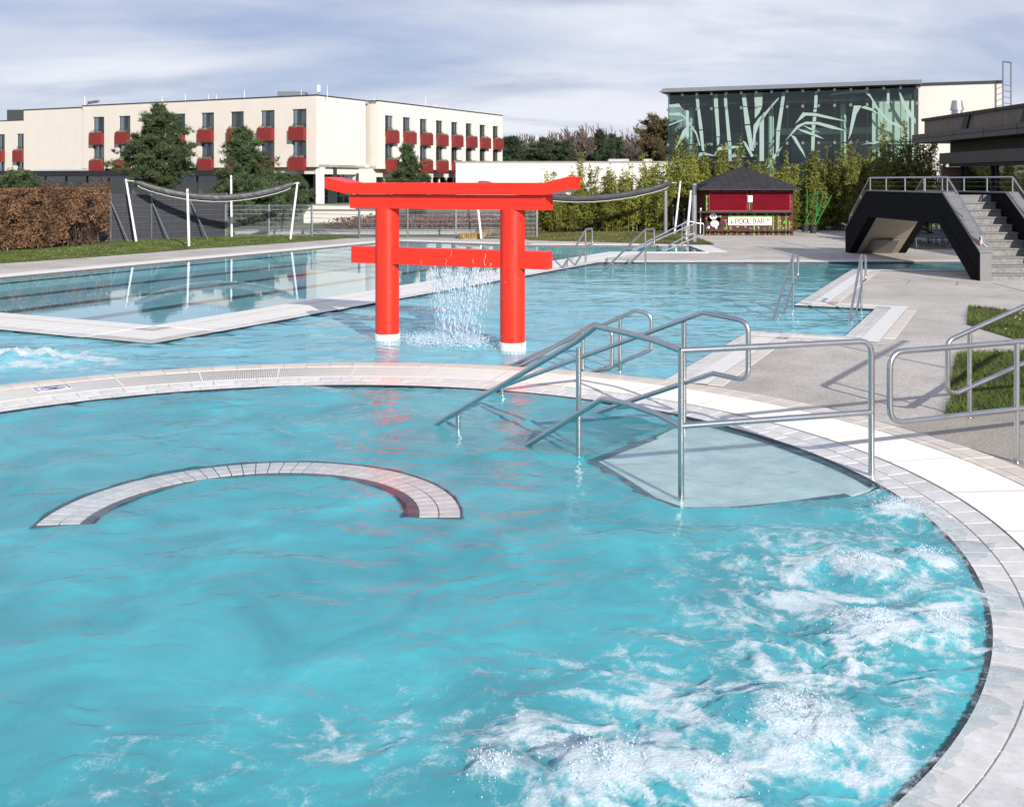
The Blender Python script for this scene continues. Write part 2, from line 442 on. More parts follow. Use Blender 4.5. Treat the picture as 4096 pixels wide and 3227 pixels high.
def mat_water(name, body, tint, milk, bump, bsc, rough=.02, bdist=.03, foamy=False, stretch=(1, 1, 1)):
    m, t, n, l, b = newmat(name)
    t.nodes.remove(b)
    o = t.nodes['Material Output']
    co = n('ShaderNodeTexCoord')
    mpn = n('ShaderNodeMapping'); mpn.inputs['Scale'].default_value = stretch
    l(co.outputs['Object'], mpn.inputs[0])
    nz = n('ShaderNodeTexNoise'); nz.inputs['Scale'].default_value = bsc; nz.inputs['Detail'].default_value = 4; nz.inputs['Distortion'].default_value = .6
    l(mpn.outputs[0], nz.inputs['Vector'])
    bp = n('ShaderNodeBump'); bp.inputs['Strength'].default_value = bump; bp.inputs['Distance'].default_value = bdist
    nq = n('ShaderNodeTexNoise'); nq.inputs['Scale'].default_value = bsc * 3.1; nq.inputs['Detail'].default_value = 2; nq.inputs['Distortion'].default_value = 1.0
    l(mpn.outputs[0], nq.inputs['Vector'])
    hq = n('ShaderNodeMath'); hq.operation = 'MULTIPLY_ADD'; hq.inputs[1].default_value = .22
    l(nq.outputs['Fac'], hq.inputs[0]); l(nz.outputs['Fac'], hq.inputs[2])
    l(hq.outputs[0], bp.inputs['Height'])
    tr = n('ShaderNodeBsdfTransparent'); tr.inputs[0].default_value = rgb(tint)
    df = n('ShaderNodeBsdfDiffuse')
    nv = n('ShaderNodeTexNoise'); nv.inputs['Scale'].default_value = 1.25; nv.inputs['Detail'].default_value = 5; nv.inputs['Distortion'].default_value = 1.3
    l(co.outputs['Object'], nv.inputs['Vector'])
    rv = n('ShaderNodeValToRGB')  # body colour swirls: aerated cloudiness, also imitating mottled caustic light
    rv.color_ramp.elements[0].position = .32; rv.color_ramp.elements[1].position = .68
    rv.color_ramp.elements[0].color = rgb([body[0] * .88, body[1] * .82, body[2] * .85]); rv.color_ramp.elements[1].color = rgb([min(1, x * 1.24) for x in body])
    l(nv.outputs['Fac'], rv.inputs[0]); l(rv.outputs[0], df.inputs[0])
    l(calm_normal(n, l, .34, bp.outputs[0]), df.inputs['Normal'])
    m1 = n('ShaderNodeMixShader'); m1.inputs[0].default_value = milk
    l(tr.outputs[0], m1.inputs[1]); l(df.outputs[0], m1.inputs[2])
    gl = n('ShaderNodeBsdfGlossy'); gl.inputs['Roughness'].default_value = rough
    l(bp.outputs[0], gl.inputs['Normal'])
    fr = schlick(n, l, .02, bp.outputs[0])
    m2 = n('ShaderNodeMixShader'); l(fr.outputs[0], m2.inputs[0]); l(m1.outputs[0], m2.inputs[1]); l(gl.outputs[0], m2.inputs[2])
    res = m2
    if foamy:
        at = n('ShaderNodeAttribute'); at.attribute_name = 'foam'
        am = n('ShaderNodeAttribute'); am.attribute_name = 'milk'      # share of cloudy water below each point
        l(am.outputs['Fac'], m1.inputs[0])
        tm = n('ShaderNodeMix'); tm.data_type = 'RGBA'; tm.inputs['A'].default_value = (.96, .985, .985, 1); tm.inputs['B'].default_value = rgb(tint)
        tk = n('ShaderNodeMath'); tk.operation = 'MULTIPLY'; tk.use_clamp = True; tk.inputs[1].default_value = 1.8
        l(am.outputs['Fac'], tk.inputs[0]); l(tk.outputs[0], tm.inputs['Factor']); l(tm.outputs['Result'], tr.inputs[0])
        vo = n('ShaderNodeTexVoronoi'); vo.inputs['Scale'].default_value = 75
        l(co.outputs['Object'], vo.inputs['Vector'])
        nf = n('ShaderNodeTexNoise'); nf.inputs['Scale'].default_value = 22; nf.inputs['Detail'].default_value = 6; nf.inputs['Roughness'].default_value = .7
        l(co.outputs['Object'], nf.inputs['Vector'])
        s1 = n('ShaderNodeMath'); s1.operation = 'MULTIPLY_ADD'; s1.inputs[1].default_value = .9; s1.inputs[2].default_value = -.45
        l(nf.outputs['Fac'], s1.inputs[0])
        s3 = n('ShaderNodeMath'); s3.operation = 'MULTIPLY_ADD'; s3.inputs[1].default_value = .35; s3.inputs[2].default_value = -.12
        l(vo.outputs['Distance'], s3.inputs[0])
        s2 = n('ShaderNodeMath'); s2.operation = 'ADD'
        l(at.outputs['Fac'], s2.inputs[0]); l(s1.outputs[0], s2.inputs[1])
        # lacy holes: cell centres of a warped Voronoi stay open water, their borders carry the foam
        wn = n('ShaderNodeTexNoise'); wn.inputs['Scale'].default_value = 5; wn.inputs['Detail'].default_value = 3
        l(co.outputs['Object'], wn.inputs['Vector'])
        wv = n('ShaderNodeVectorMath'); wv.operation = 'MULTIPLY_ADD'; wv.inputs[1].default_value = (.35, .35, 0)
        l(wn.outputs['Color'], wv.inputs[0]); l(co.outputs['Object'], wv.inputs[2])
        v2 = n('ShaderNodeTexVoronoi'); v2.inputs['Scale'].default_value = 9
        l(wv.outputs[0], v2.inputs['Vector'])
        v3 = n('ShaderNodeTexVoronoi'); v3.inputs['Scale'].default_value = 24
        l(wv.outputs[0], v3.inputs['Vector'])
        h1 = n('ShaderNodeMath'); h1.operation = 'MULTIPLY_ADD'; h1.inputs[1].default_value = .85; h1.inputs[2].default_value = -.46
        l(v2.outputs['Distance'], h1.inputs[0])
        h2 = n('ShaderNodeMath'); h2.operation = 'MULTIPLY_ADD'; h2.inputs[1].default_value = .45; h2.inputs[2].default_value = -.24
        l(v3.outputs['Distance'], h2.inputs[0])
        h3 = n('ShaderNodeMath'); h3.operation = 'ADD'; l(h1.outputs[0], h3.inputs[0]); l(h2.outputs[0], h3.inputs[1])
        h4 = n('ShaderNodeMath'); h4.operation = 'ADD'; l(h3.outputs[0], h4.inputs[0]); l(s2.outputs[0], h4.inputs[1])
        s4 = n('ShaderNodeMath'); s4.operation = 'SUBTRACT'; l(h4.outputs[0], s4.inputs[0]); l(s3.outputs[0], s4.inputs[1])
        rp = n('ShaderNodeMapRange'); rp.interpolation_type = 'SMOOTHSTEP'
        rp.inputs['From Min'].default_value = .14; rp.inputs['From Max'].default_value = 1.2; rp.inputs['To Max'].default_value = .93
        l(s4.outputs[0], rp.inputs['Value'])
        gate = n('ShaderNodeMath'); gate.operation = 'MULTIPLY'
        gm = n('ShaderNodeMapRange'); gm.inputs['From Min'].default_value = .02; gm.inputs['From Max'].default_value = .2
        l(at.outputs['Fac'], gm.inputs['Value']); l(gm.outputs[0], gate.inputs[0]); l(rp.outputs[0], gate.inputs[1])
        fb = n('ShaderNodeBsdfPrincipled')
        fb.inputs['Base Color'].default_value = (.82, .89, .92, 1); fb.inputs['Roughness'].default_value = .25
        fb.inputs['Subsurface Weight'].default_value = 0
        b2 = n('ShaderNodeBump'); b2.inputs['Strength'].default_value = .4; b2.inputs['Distance'].default_value = .02
        l(nf.outputs['Fac'], b2.inputs['Height'])
        b3 = n('ShaderNodeBump'); b3.inputs['Strength'].default_value = .5; b3.inputs['Distance'].default_value = .008
        l(vo.outputs['Distance'], b3.inputs['Height']); l(b2.outputs[0], b3.inputs['Normal']); l(calm_normal(n, l, .42, b3.outputs[0]), fb.inputs['Normal'])
        tl = n('ShaderNodeBsdfTranslucent'); tl.inputs[0].default_value = (.60, .72, .77, 1)       # froth lets light through
        fm = n('ShaderNodeMixShader'); fm.inputs[0].default_value = .25; l(fb.outputs[0], fm.inputs[1]); l(tl.outputs[0], fm.inputs[2])
        m3 = n('ShaderNodeMixShader'); l(gate.outputs[0], m3.inputs[0]); l(m2.outputs[0], m3.inputs[1]); l(fm.outputs[0], m3.inputs[2])
        res = m3
    l(res.outputs[0], o.inputs['Surface'])
    return m
M['water_near'] = mat_water('whirlpool_water', (.080, .395, .445), (.64, .91, .93), .42, .26, 8, foamy=True, rough=.15)
M['water_main'] = mat_water('main_pool_water', (.19, .57, .655), (.74, .94, .96), .40, .20, 6, foamy=True, stretch=(.6, 1, 1), rough=.05)
M['water_lap'] = mat_water('lap_pool_water', (.24, .52, .62), (.78, .93, .95), .12, .035, 2.2, rough=.005, bdist=.02)

# concrete with speckle, dirt and streaks
def mat_concrete(name, c, dark=.64, speck=.42):
    m, t, n, l, b = newmat(name)
    b.inputs['Roughness'].default_value = .85
    co = n('ShaderNodeTexCoord')
    a = n('ShaderNodeTexNoise'); a.inputs['Scale'].default_value = .55; a.inputs['Detail'].default_value = 9; a.inputs['Roughness'].default_value = .72; a.inputs['Distortion'].default_value = .4
    l(co.outputs['Object'], a.inputs['Vector'])
    ra = n('ShaderNodeValToRGB'); ra.color_ramp.elements[0].position = .3; ra.color_ramp.elements[1].position = .62
    ra.color_ramp.elements[0].color = rgb([x * dark for x in c]); ra.color_ramp.elements[1].color = rgb(c)
    l(a.outputs['Fac'], ra.inputs[0])
    s = n('ShaderNodeTexNoise'); s.inputs['Scale'].default_value = 38; s.inputs['Detail'].default_value = 5; s.inputs['Roughness'].default_value = .75
    l(co.outputs['Object'], s.inputs['Vector'])
    rs = n('ShaderNodeValToRGB'); rs.color_ramp.elements[0].position = .32; rs.color_ramp.elements[1].position = .66
    rs.color_ramp.elements[0].color = (1 - speck,) * 3 + (1,); rs.color_ramp.elements[1].color = (1 + speck * .5,) * 3 + (1,)
    l(s.outputs['Fac'], rs.inputs[0])
    mm = n('ShaderNodeMix'); mm.data_type = 'RGBA'; mm.blend_type = 'MULTIPLY'; mm.inputs['Factor'].default_value = 1
    l(ra.outputs[0], mm.inputs['A']); l(rs.outputs[0], mm.inputs['B'])
    l(mm.outputs['Result'], b.inputs['Base Color'])
    bp = n('ShaderNodeBump'); bp.inputs['Strength'].default_value = .35; bp.inputs['Distance'].default_value = .01
    l(s.outputs['Fac'], bp.inputs['Height']); l(bp.outputs[0], b.inputs['Normal'])
    return m
M['concrete'] = mat_concrete('pale_concrete', (.55, .505, .46))
M['ramp'] = mat_concrete('gravel_concrete', (.40, .36, .31), .7, .5)
M['soil'] = pm('field_soil', (.12, .105, .075), .95, var=.3, sc=.2, c2=(.10, .12, .05))
M['lawn'] = pm('lawn_soil', (.075, .085, .022), .95, var=.3, sc=1.5, c2=(.11, .105, .03))
M['grass'] = pm('grass_blades', (.055, .075, .015), .8, var=.35, sc=.8, c2=(.12, .11, .03))
M['grass2'] = pm('fresh_grass_blades', (.035, .072, .011), .8, var=.4, sc=1.2, c2=(.085, .108, .02))
# ================================================================== THE SETTING
rng = np.random.default_rng(7)
random.seed(7)
O = Vector((-1.78, 7.2, 0)); RP = 4.60                      # centre and radius of the round whirlpool
A0 = Vector((-5.65, 16.54, 0)); ax = Vector((.453, .8915, 0)); bx_ = Vector((-.8915, .453, 0))
def PL(a, b, z=0.0):                                        # lap pool frame
    return A0 + ax * a + bx_ * b + Vector((0, 0, z))
def ring_pt(r, t, z=0.0): return Vector((O.x + r * math.cos(t), O.y + r * math.sin(t), z))

W_END = -24.0
oc = PL(-1.25, -1.35)
aY = (29.5 - PL(0, -1.35).y) / ax.y
M8 = PL(aY, -1.35)
M0 = ring_pt(5.9, R(53.7)); M1 = Vector((3.60, 15.95, 0)); M2 = Vector((4.90, 15.45, 0)); M3 = Vector((6.48, 18.75, 0))
M4 = Vector((5.19, 19.30, 0)); M5 = Vector((8.80, 27.15, 0)); M6 = Vector((17.0, 27.3, 0)); M7 = Vector((17.0, 29.8, 0))
left_far = oc + bx_ * 12.2
left_near = Vector((left_far.x, 8.0, 0))
arc = [ring_pt(5.9, R(a)) for a in np.linspace(168, 53.7, 60)]
main_poly = [left_near] + arc + [M1, M2, M3, M4, M5, M6, M7, M8, oc, left_far]
E1 = PL(19.45, 0); E2 = Vector((6.25, 33.9, 0)); E3 = Vector((6.25, 37.05, 0)); E4 = Vector((.47, 37.6, 0))
L_far = PL(21.55, 9.57); L_near = PL(0, 9.57)
lap_poly = [A0, E1, E2, E3, E4, L_far, L_near]
near_poly = [ring_pt(RP + .02, t) for t in np.linspace(0, 2 * math.pi, 97)[:-1]]

def inside(P, x, y):
    c = np.zeros(np.shape(x), bool)
    n = len(P)
    for i in range(n):
        x0, y0 = P[i][0], P[i][1]; x1, y1 = P[(i + 1) % n][0], P[(i + 1) % n][1]
        if y0 == y1: continue
        k = ((y0 > y) != (y1 > y)) & (x < (x1 - x0) * (y - y0) / (y1 - y0) + x0)
        c ^= k
    return c
def sheet(name, outer, holes, z, mat, kind='structure', parent=None):
    pts = []; edges = []
    for poly in [outer] + holes:
        b = len(pts); n = len(poly)
        pts += [Vector((p[0], p[1])) for p in poly]
        edges += [(b + i, b + (i + 1) % n) for i in range(n)]
    v, e, f, *_ = delaunay_2d_cdt(pts, edges, [], 0, 1e-5)
    Fs = []
    for t in f:
        cx = sum(v[i].x for i in t) / 3; cy = sum(v[i].y for i in t) / 3
        if not inside(outer, np.array(cx), np.array(cy)): continue
        if any(inside(h, np.array(cx), np.array(cy)) for h in holes): continue
        Fs.append(tuple(t))
    me = bpy.data.meshes.new(name)
    me.from_pydata([(p.x, p.y, z) for p in v], [], Fs)
    me.materials.append(mat); me.update()
    bm = bmesh.new(); bm.from_mesh(me); bmesh.ops.recalc_face_normals(bm, faces=bm.faces)
    if bm.faces and sum(fc.normal.z for fc in bm.faces) < 0: bmesh.ops.reverse_faces(bm, faces=bm.faces)
    bm.to_mesh(me); bm.free()
    o = place(bpy.data.objects.new(name, me), parent)
    if kind and parent is None: o['kind'] = kind
    return o

DZ = .020
M['waterline'] = pm('brown_waterline_tile', (.14, .12, .11), .4, var=.2)
B_ = 2500
sheet('ground', [(-B_, -B_), (B_, -B_), (B_, B_), (-B_, B_)], [[ring_pt(5.80, t) for t in np.linspace(0, 2 * math.pi, 121)[:-1]], main_poly, lap_poly], DZ, M['concrete'])
sheet('field', [(-B_, 47.5), (-17.5, 47.5), (-15.6, 39.6), (-11.9, 43.6), (-6, 42.6), (1.2, 42.6), (2.2, 48.6), (18.5, 50.5), (60, 52), (B_, 52), (B_, B_), (-B_, B_)], [], DZ + .004, M['soil'])

# ---- basins
def basin(name, poly, depth, mat_f, mat_w, top=DZ - .002):
    f = sheet(name, poly, [], -depth, mat_f)
    mb = MB()
    n = len(poly)
    for i in range(n):
        p, q = poly[i], poly[(i + 1) % n]
        mb.add([(p[0], p[1], -depth), (q[0], q[1], -depth), (q[0], q[1], top), (p[0], p[1], top)], [(0, 1, 2, 3)])
    w = mb.build(name + '_wall', mat_w, f)
    return f
near_floor = basin('whirlpool_basin', near_poly, .70, M['pool_floor'], M['pool_floor'], -.03)
main_floor = basin('main_pool_basin', main_poly, .50, M['pool_floor'], M['pool_floor'])
lap_floor = basin('lap_pool_basin', lap_poly, .30, M['pool_floor_lap'], M['pool_floor_lap'])
# lane lines with end bars on the lap pool floor
for k in range(4):
    mb = MB(); bb = 1.35 + k * 2.25
    for (a0, a1, w) in ((1.7, 20.0, .20), (1.35, 1.7, .60)):
        P = [PL(a0, bb - w), PL(a1, bb - w), PL(a1, bb + w), PL(a0, bb + w)]
        mb.add([(p.x, p.y, -.295) for p in P], [(0, 1, 2, 3)])
    mb.build('lane_line', M['lane'], lap_floor)
mb = MB()
for (s0, s1) in ((.12, .15),):
    mb.add([PL(.5, 9.56, -s0), PL(21, 9.56, -s0), PL(21, 9.56, -s1), PL(.5, 9.56, -s1)], [(0, 1, 2, 3)])
mb.build('wall_line', M['lane'], lap_floor)

# ---- copings: mitred bands with tile pieces laid on them
def offset_poly(P, d, closed):
    n = len(P); out_ = []
    for i in range(n):
        if closed or 0 < i < n - 1:
            a = (P[i] - P[i - 1]).normalized(); b = (P[(i + 1) % n] - P[i]).normalized()
        elif i == 0: a = b = (P[1] - P[0]).normalized()
        else: a = b = (P[-1] - P[-2]).normalized()
        na, nb = Vector((a.y, -a.x, 0)), Vector((b.y, -b.x, 0))
        m = (na + nb)
        m = m / max(m.dot(na), .2)
        out_.append(P[i] + m * d)
    return out_
def band(path, d0, d1, z0, z1, name, mat, parent, closed=False):
    A, B = offset_poly(path, d0, closed), offset_poly(path, d1, closed)
    mb = MB(); n = len(path)
    for i in range(n if closed else n - 1):
        j = (i + 1) % n
        mb.add([(A[i].x, A[i].y, z0), (A[j].x, A[j].y, z0), (B[j].x, B[j].y, z1), (B[i].x, B[i].y, z1)], [(0, 1, 2, 3)])
    return mb.build(name, mat, parent)
def tiles(path, d0, d1, z0, z1, pitch, mat, parent, name='tile', closed=False, gap=.012, segs=None):
    n = len(path)
    for i in range(n if closed else n - 1):
        if segs is not None and i not in segs: continue
        p, q = path[i], path[(i + 1) % n]
        d = (q - p); Ln = d.length; d.normalize(); nr = Vector((d.y, -d.x, 0))
        if Ln < .3: continue
        cnt = max(1, round(Ln / pitch)); w = Ln / cnt
        me = None
        for k in range(cnt):
            if me is None:
                m2 = MB(); a0, a1 = gap / 2, w - gap / 2
                b0, b1 = d0 + gap / 2, d1 - gap / 2
                V = [(a0, b0, z0 - .01), (a1, b0, z0 - .01), (a1, b1, z1 - .01), (a0, b1, z1 - .01), (a0, b0, z0), (a1, b0, z0), (a1, b1, z1), (a0, b1, z1)]
                m2.add(V, [(3, 2, 1, 0), (4, 5, 6, 7), (0, 1, 5, 4), (1, 2, 6, 5), (2, 3, 7, 6), (3, 0, 4, 7)])
                o = m2.build(name, mat, None, local=True); me = o.data
                o.parent = parent
            else:
                o = bpy.data.objects.new(name, me); link(o, parent)
            # local x along the edge, local y outward (right of travel) -> mirrored frame, so build the matrix by hand
            o.matrix_local = Matrix(((d.x, nr.x, 0, p.x + d.x * w * k), (d.y, nr.y, 0, p.y + d.y * w * k), (0, 0, 1, 0), (0, 0, 0, 1)))

# main pool: right bank (travelled so that the bank lies on the right-hand side)
mr_path = [M0, M1, M2, M3, M4, M5, M6]
rb = band(mr_path, .0, .70, DZ + .003, DZ + .004, 'main_pool_coping', M['grout'], None); rb['kind'] = 'structure'
band(mr_path, -.004, -.003, -.07, DZ + .004, 'dark_edge_line', M['dark_tile'], rb)
tiles(mr_path, .0, .13, DZ + .008, DZ + .012, .30, M['tile_wet'], rb, segs=range(0, 5))
tiles(mr_path, .13, .25, DZ + .012, DZ + .014, .30, M['tile_wet'], rb, segs=range(0, 5))
band(mr_path, .25, .52, DZ + .012, DZ + .014, 'overflow_grate', M['grate'], rb)
tiles(mr_path, .52, .70, DZ + .014, DZ + .014, .30, M['tile_beige'], rb, segs=range(0, 5))
far_path = [M7, M8]
fb_ = band(far_path, .0, .75, DZ + .003, DZ + .004, 'far_bank_coping', M['grout'], None); fb_['kind'] = 'structure'
band(far_path, -.004, -.003, -.07, DZ + .004, 'dark_edge_line', M['dark_tile'], fb_)
tiles(far_path, .0, .2, DZ + .008, DZ + .012, .45, M['tile_wet'], fb_)
tiles(far_path, .2, .48, DZ + .012, DZ + .012, .45, M['grate'], fb_, name='grate_panel')
tiles(far_path, .48, .72, DZ + .012, DZ + .012, .45, M['tile_beige'], fb_)
# island strip between lap pool and main pool
lb = band([L_near, A0, E1], .0, 1.35, DZ + .003, DZ + .004, 'lap_pool_coping', M['grout'], None); lb['kind'] = 'structure'
lpth = [L_near, A0, E1]
band(lpth, .0, .34, DZ + .007, DZ + .010, 'inner_rim', M['tile_wet'], lb)
band(lpth, .46, 1.10, DZ + .007, DZ + .007, 'white_walk', M['grate'], lb)
tiles(lpth, .0, .34, DZ + .012, DZ + .016, .5, M['grate'], lb)
tiles(lpth, .34, .46, DZ + .014, DZ + .014, .5, M['tile_beige'], lb)
tiles(lpth, .46, .78, DZ + .014, DZ + .014, .5, M['grate'], lb)
tiles(lpth, .78, 1.10, DZ + .014, DZ + .012, .5, M['grate'], lb)
tiles(lpth, 1.10, 1.35, DZ + .012, DZ + .008, .5, M['tile_wet'], lb)
om = [left_far, oc, M8]
band(om, .003, .004, -.07, DZ + .004, 'dark_edge_line', M['dark_tile'], lb)
for pth_ in ([L_near, A0, E1], [E1, E2, E3, E4, L_far, L_near]):
    band(pth_, -.004, -.003, -.05, DZ + .004, 'waterline_strip', M['waterline'], lb)
# outer lap pool edges
lo = [E1, E2, E3, E4, L_far, L_near]
lc = band(lo, .0, .75, DZ + .003, DZ + .004, 'lap_pool_outer_coping', M['grout'], None); lc['kind'] = 'structure'
tiles(lo, .0, .30, DZ + .010, DZ + .012, .6, M['grate'], lc)
tiles(lo, .30, .70, DZ + .012, DZ + .012, .6, M['grate'], lc)

# ---- the round coping of the whirlpool
def ring_band(r0, r1, z0, z1, name, mat, parent, t0=0, t1=2 * math.pi, n=240, rj=0.0):
    mb = MB(); T = np.linspace(t0, t1, n + 1)
    P = []
    for t in T:
        j = rj * (math.sin(t * 37) + math.sin(t * 61 + 1))
        P.append(ring_pt(r0 + j, t, z0)); P.append(ring_pt(r1, t, z1))
    mb.add(P, [(2 * i, 2 * i + 1, 2 * i + 3, 2 * i + 2) for i in range(n)])
    return mb.build(name, mat, parent)
ringc = ring_band(RP, 5.92, -.045, -.030, 'whirlpool_coping', M['grout'], None); ringc['kind'] = 'structure'
ring_band(RP + .006, RP + .0061, -.05, .009, 'dark_wall_line', M['dark_tile'], ringc)
ring_band(RP - .012, RP + .0125, .002, .012, 'dark_edge_line', M['dark_tile'], ringc, rj=.003)
rows = [(4.612, 4.79, .012, .020, 'tile_wet'), (4.79, 4.985, .020, DZ + .012, 'tile_wet'),
        (5.61, 5.715, DZ + .022, DZ + .022, 'tile_beige'), (5.715, 5.92, DZ + .022, DZ + .018, 'tile_beige')]
T0, T1, NT = R(-58), R(148), 74
stp = (T1 - T0) / NT
def ring_tile_verts(r0, r1, z0, z1, t0, t1, gap):
    V = []
    gq = gap / 2 / r0
    for dz in (-.012, 0):
        for (r, z) in ((r0 + gap / 2, z0), (r1 - gap / 2, z1)):
            for t in (t0 + gq, (t0 + t1) / 2, t1 - gq):
                V.append(ring_pt(r, t, z + dz))
    Fs = [(0, 3, 4, 1), (1, 4, 5, 2), (6, 7, 10, 9), (7, 8, 11, 10), (0, 1, 7, 6), (1, 2, 8, 7), (3, 9, 10, 4), (4, 10, 11, 5), (0, 6, 9, 3), (2, 5, 11, 8)]
    return V, Fs
for (r0, r1, z0, z1, mt) in rows:
    V, Fs = ring_tile_verts(r0, r1, z0, z1, 0, stp, .011)
    o0 = MB().add([v - O for v in V], Fs).build('tile', M[mt], None, local=True)
    o0.parent = ringc
    sh = rng.uniform(0, stp)
    for k in range(NT):
        o = o0 if k == 0 else link(bpy.data.objects.new('tile', o0.data), ringc)
        o.location = O + Vector((0, 0, rng.normal(0, .0007))); o.rotation_euler = (0, 0, T0 + k * stp + sh)
    mb = MB()
    t = T1 + sh
    while t < 2 * math.pi + T0 + sh - .5 * stp:
        V, Fs = ring_tile_verts(r0, r1, z0, z1, t, t + stp, .011); mb.add(V, Fs); t += stp
    tag(mb.build('tile_remainder', M[mt], ringc), kind='stuff')
ring_band(4.612, 4.985, .004, DZ + .004, 'grout_bed', M['grout'], ringc)
ring_band(5.61, 5.925, DZ + .014, DZ + .010, 'grout_bed', M['grout'], ringc)
ring_band(4.985, 5.61, -.028, -.028, 'gutter_channel', M['gutter'], ringc)
# grate: thin radial bars and four round bearers, far too many to count
mb = MB(); pitch = .0205
nb = int(5.3 * math.radians(220) / pitch)
Vg = []; Fg = []
for k in range(nb):
    t = R(-62) + k * math.radians(220) / nb
    hw = .0058
    for (r) in (4.992, 5.603):
        for s_ in (-1, 1):
            tt = t + s_ * hw / r
            Vg += [ring_pt(r, tt, DZ + .004), ring_pt(r, tt, DZ + .020)]
    b = 8 * k
    Fg += [(b + 1, b + 3, b + 7, b + 5), (b, b + 1, b + 5, b + 4), (b + 2, b + 6, b + 7, b + 3), (b, b + 2, b + 3, b + 1), (b + 4, b + 5, b + 7, b + 6)]
grm = npmesh('grate_bars', [tuple(v) for v in Vg], Fg, M['grate'])
tag(place(bpy.data.objects.new('grate_bars', grm), ringc), kind='stuff')
for rr_ in (5.0, 5.15, 5.30, 5.45, 5.6):
    ring_band(rr_ - .012, rr_ + .012, DZ + .016, DZ + .016, 'grate_bearer', M['grate'], ringc, R(-62), R(158))
for t_ in np.linspace(R(-62), R(158), 24):
    mb = MB(); a, b = ring_pt(4.99, t_ - .0022, DZ + .0215), ring_pt(4.99, t_ + .0022, DZ + .0215)
    c, d = ring_pt(5.605, t_ + .0022, DZ + .0215), ring_pt(5.605, t_ - .0022, DZ + .0215)
    mb.add([a, b, c, d], [(0, 1, 2, 3)]); mb.build('grate_joint', M['grate'], ringc)
# drain plate set in the tile ring
dp = gz('d', 1522, 882, DZ + .03)
mb = MB(); t = math.atan2(dp.y - O.y, dp.x - O.x)
V, Fs = ring_tile_verts(4.83, 4.97, .016, .032, t - .020, t + .020, .002); mb.add(V, Fs)
mb.build('drain_plate', M['bollard'], ringc)
# depth plate with a no-diving pictogram, lying on the grate
c0 = gz('d', 112, 822, DZ + .026)
sgn = thing('no_diving_plate', 'small white no-diving pictogram plate lying on the round overflow grate', 'sign', c0)
tdir = math.atan2(c0.y - O.y, c0.x - O.x) - math.pi / 2
Mx = Matrix.Translation(c0) @ Matrix.Rotation(tdir, 4, 'Z')
MB().box((-.17, -.11, -.004), (.17, .11, .002), Mx).build('plate', M['whitepaint'], sgn)
M['sign_blue'] = pm('navy_print', (.02, .03, .14), .6)
fr = MB()
for a, b in (((-.165, -.105), (.165, -.095)), ((-.165, .095), (.165, .105)), ((-.165, -.105), (-.155, .105)), ((.155, -.105), (.165, .105))):
    fr.box((a[0], a[1], .002), (b[0], b[1], .004), Mx)
fr.build('border', M['sign_blue'], sgn)
fr = MB()
fr.tube([Mx @ Vector((.12 * math.cos(q), .08 * math.sin(q), .003)) for q in np.linspace(0, 2 * math.pi, 24)], .004, 5)
fr.tube([Mx @ Vector((-.085, .055, .003)), Mx @ Vector((.085, -.055, .003))], .004, 5)
fr.build('ring_mark', M['sign_blue'], sgn)
fr = MB()
fr.tube([Mx @ Vector(p) for p in ((-.03, .03, .003), (.0, .0, .003), (.05, .01, .003))], .006, 5)
fr.tube([Mx @ Vector(p) for p in ((-.06, -.03, .003), (-.02, -.045, .003), (.03, -.03, .003))], .004, 5)
fr.build('diver_mark', M['black'], sgn)

# ---- under water in the whirlpool: curved bench, entry platform, steps
bench = thing('pool_bench', 'curved underwater bench of white tiles with black rim in the round pool', 'bench', (O.x, O.y, -1.15))
BR0, BR1, BT0, BT1 = 1.12, 1.432, R(0), R(187)
nbn = 70
def bench_slab(r0, r1, z0, z1, wob, name, mat):
    mb = MB(); V = []
    for i in range(nbn + 1):
        t = BT0 - .03 + (BT1 - BT0 + .06) * i / nbn
        w = wob * (math.sin(i * 1.9) + math.sin(i * .83 + 1))
        for (r, z) in ((r0 + w, z0), (r0 + w, z1), (r1 + w, z1), (r1 + w, z0)): V.append(ring_pt(r, t, z))
    Fs = []
    for i in range(nbn):
        for k in range(4): Fs.append((4 * i + k, 4 * i + (k + 1) % 4, 4 * i + 4 + (k + 1) % 4, 4 * i + 4 + k))
    Fs += [(0, 1, 2, 3), tuple(4 * nbn + k for k in (3, 2, 1, 0))]
    mb.add(V, Fs); return mb.build(name, mat, bench)
bench_slab(BR0 - .055, BR1 + .014, -.085, -.013, .007, 'dark_rim', M['dark_tile'])
bench_slab(BR0 + .0, BR1 - .0, -.80, -.086, 0, 'bench_body', M['pool_floor'])
nbt = 40
for (r0, r1) in ((BR0 + .018, (BR0 + BR1) / 2), ((BR0 + BR1) / 2, BR1 - .005)):
    for k in range(nbt):
        t0 = BT0 + .022 + (BT1 - BT0 - .044) * k / nbt; t1 = BT0 + .022 + (BT1 - BT0 - .044) * (k + 1) / nbt
        V, Fs = ring_tile_verts(r0, r1, -.007, -.007, t0, t1, .009)
        V = [v + Vector((0, 0, 0)) for v in V]
        MB().add(V, Fs).build('tile', M['tile_wet'], bench)

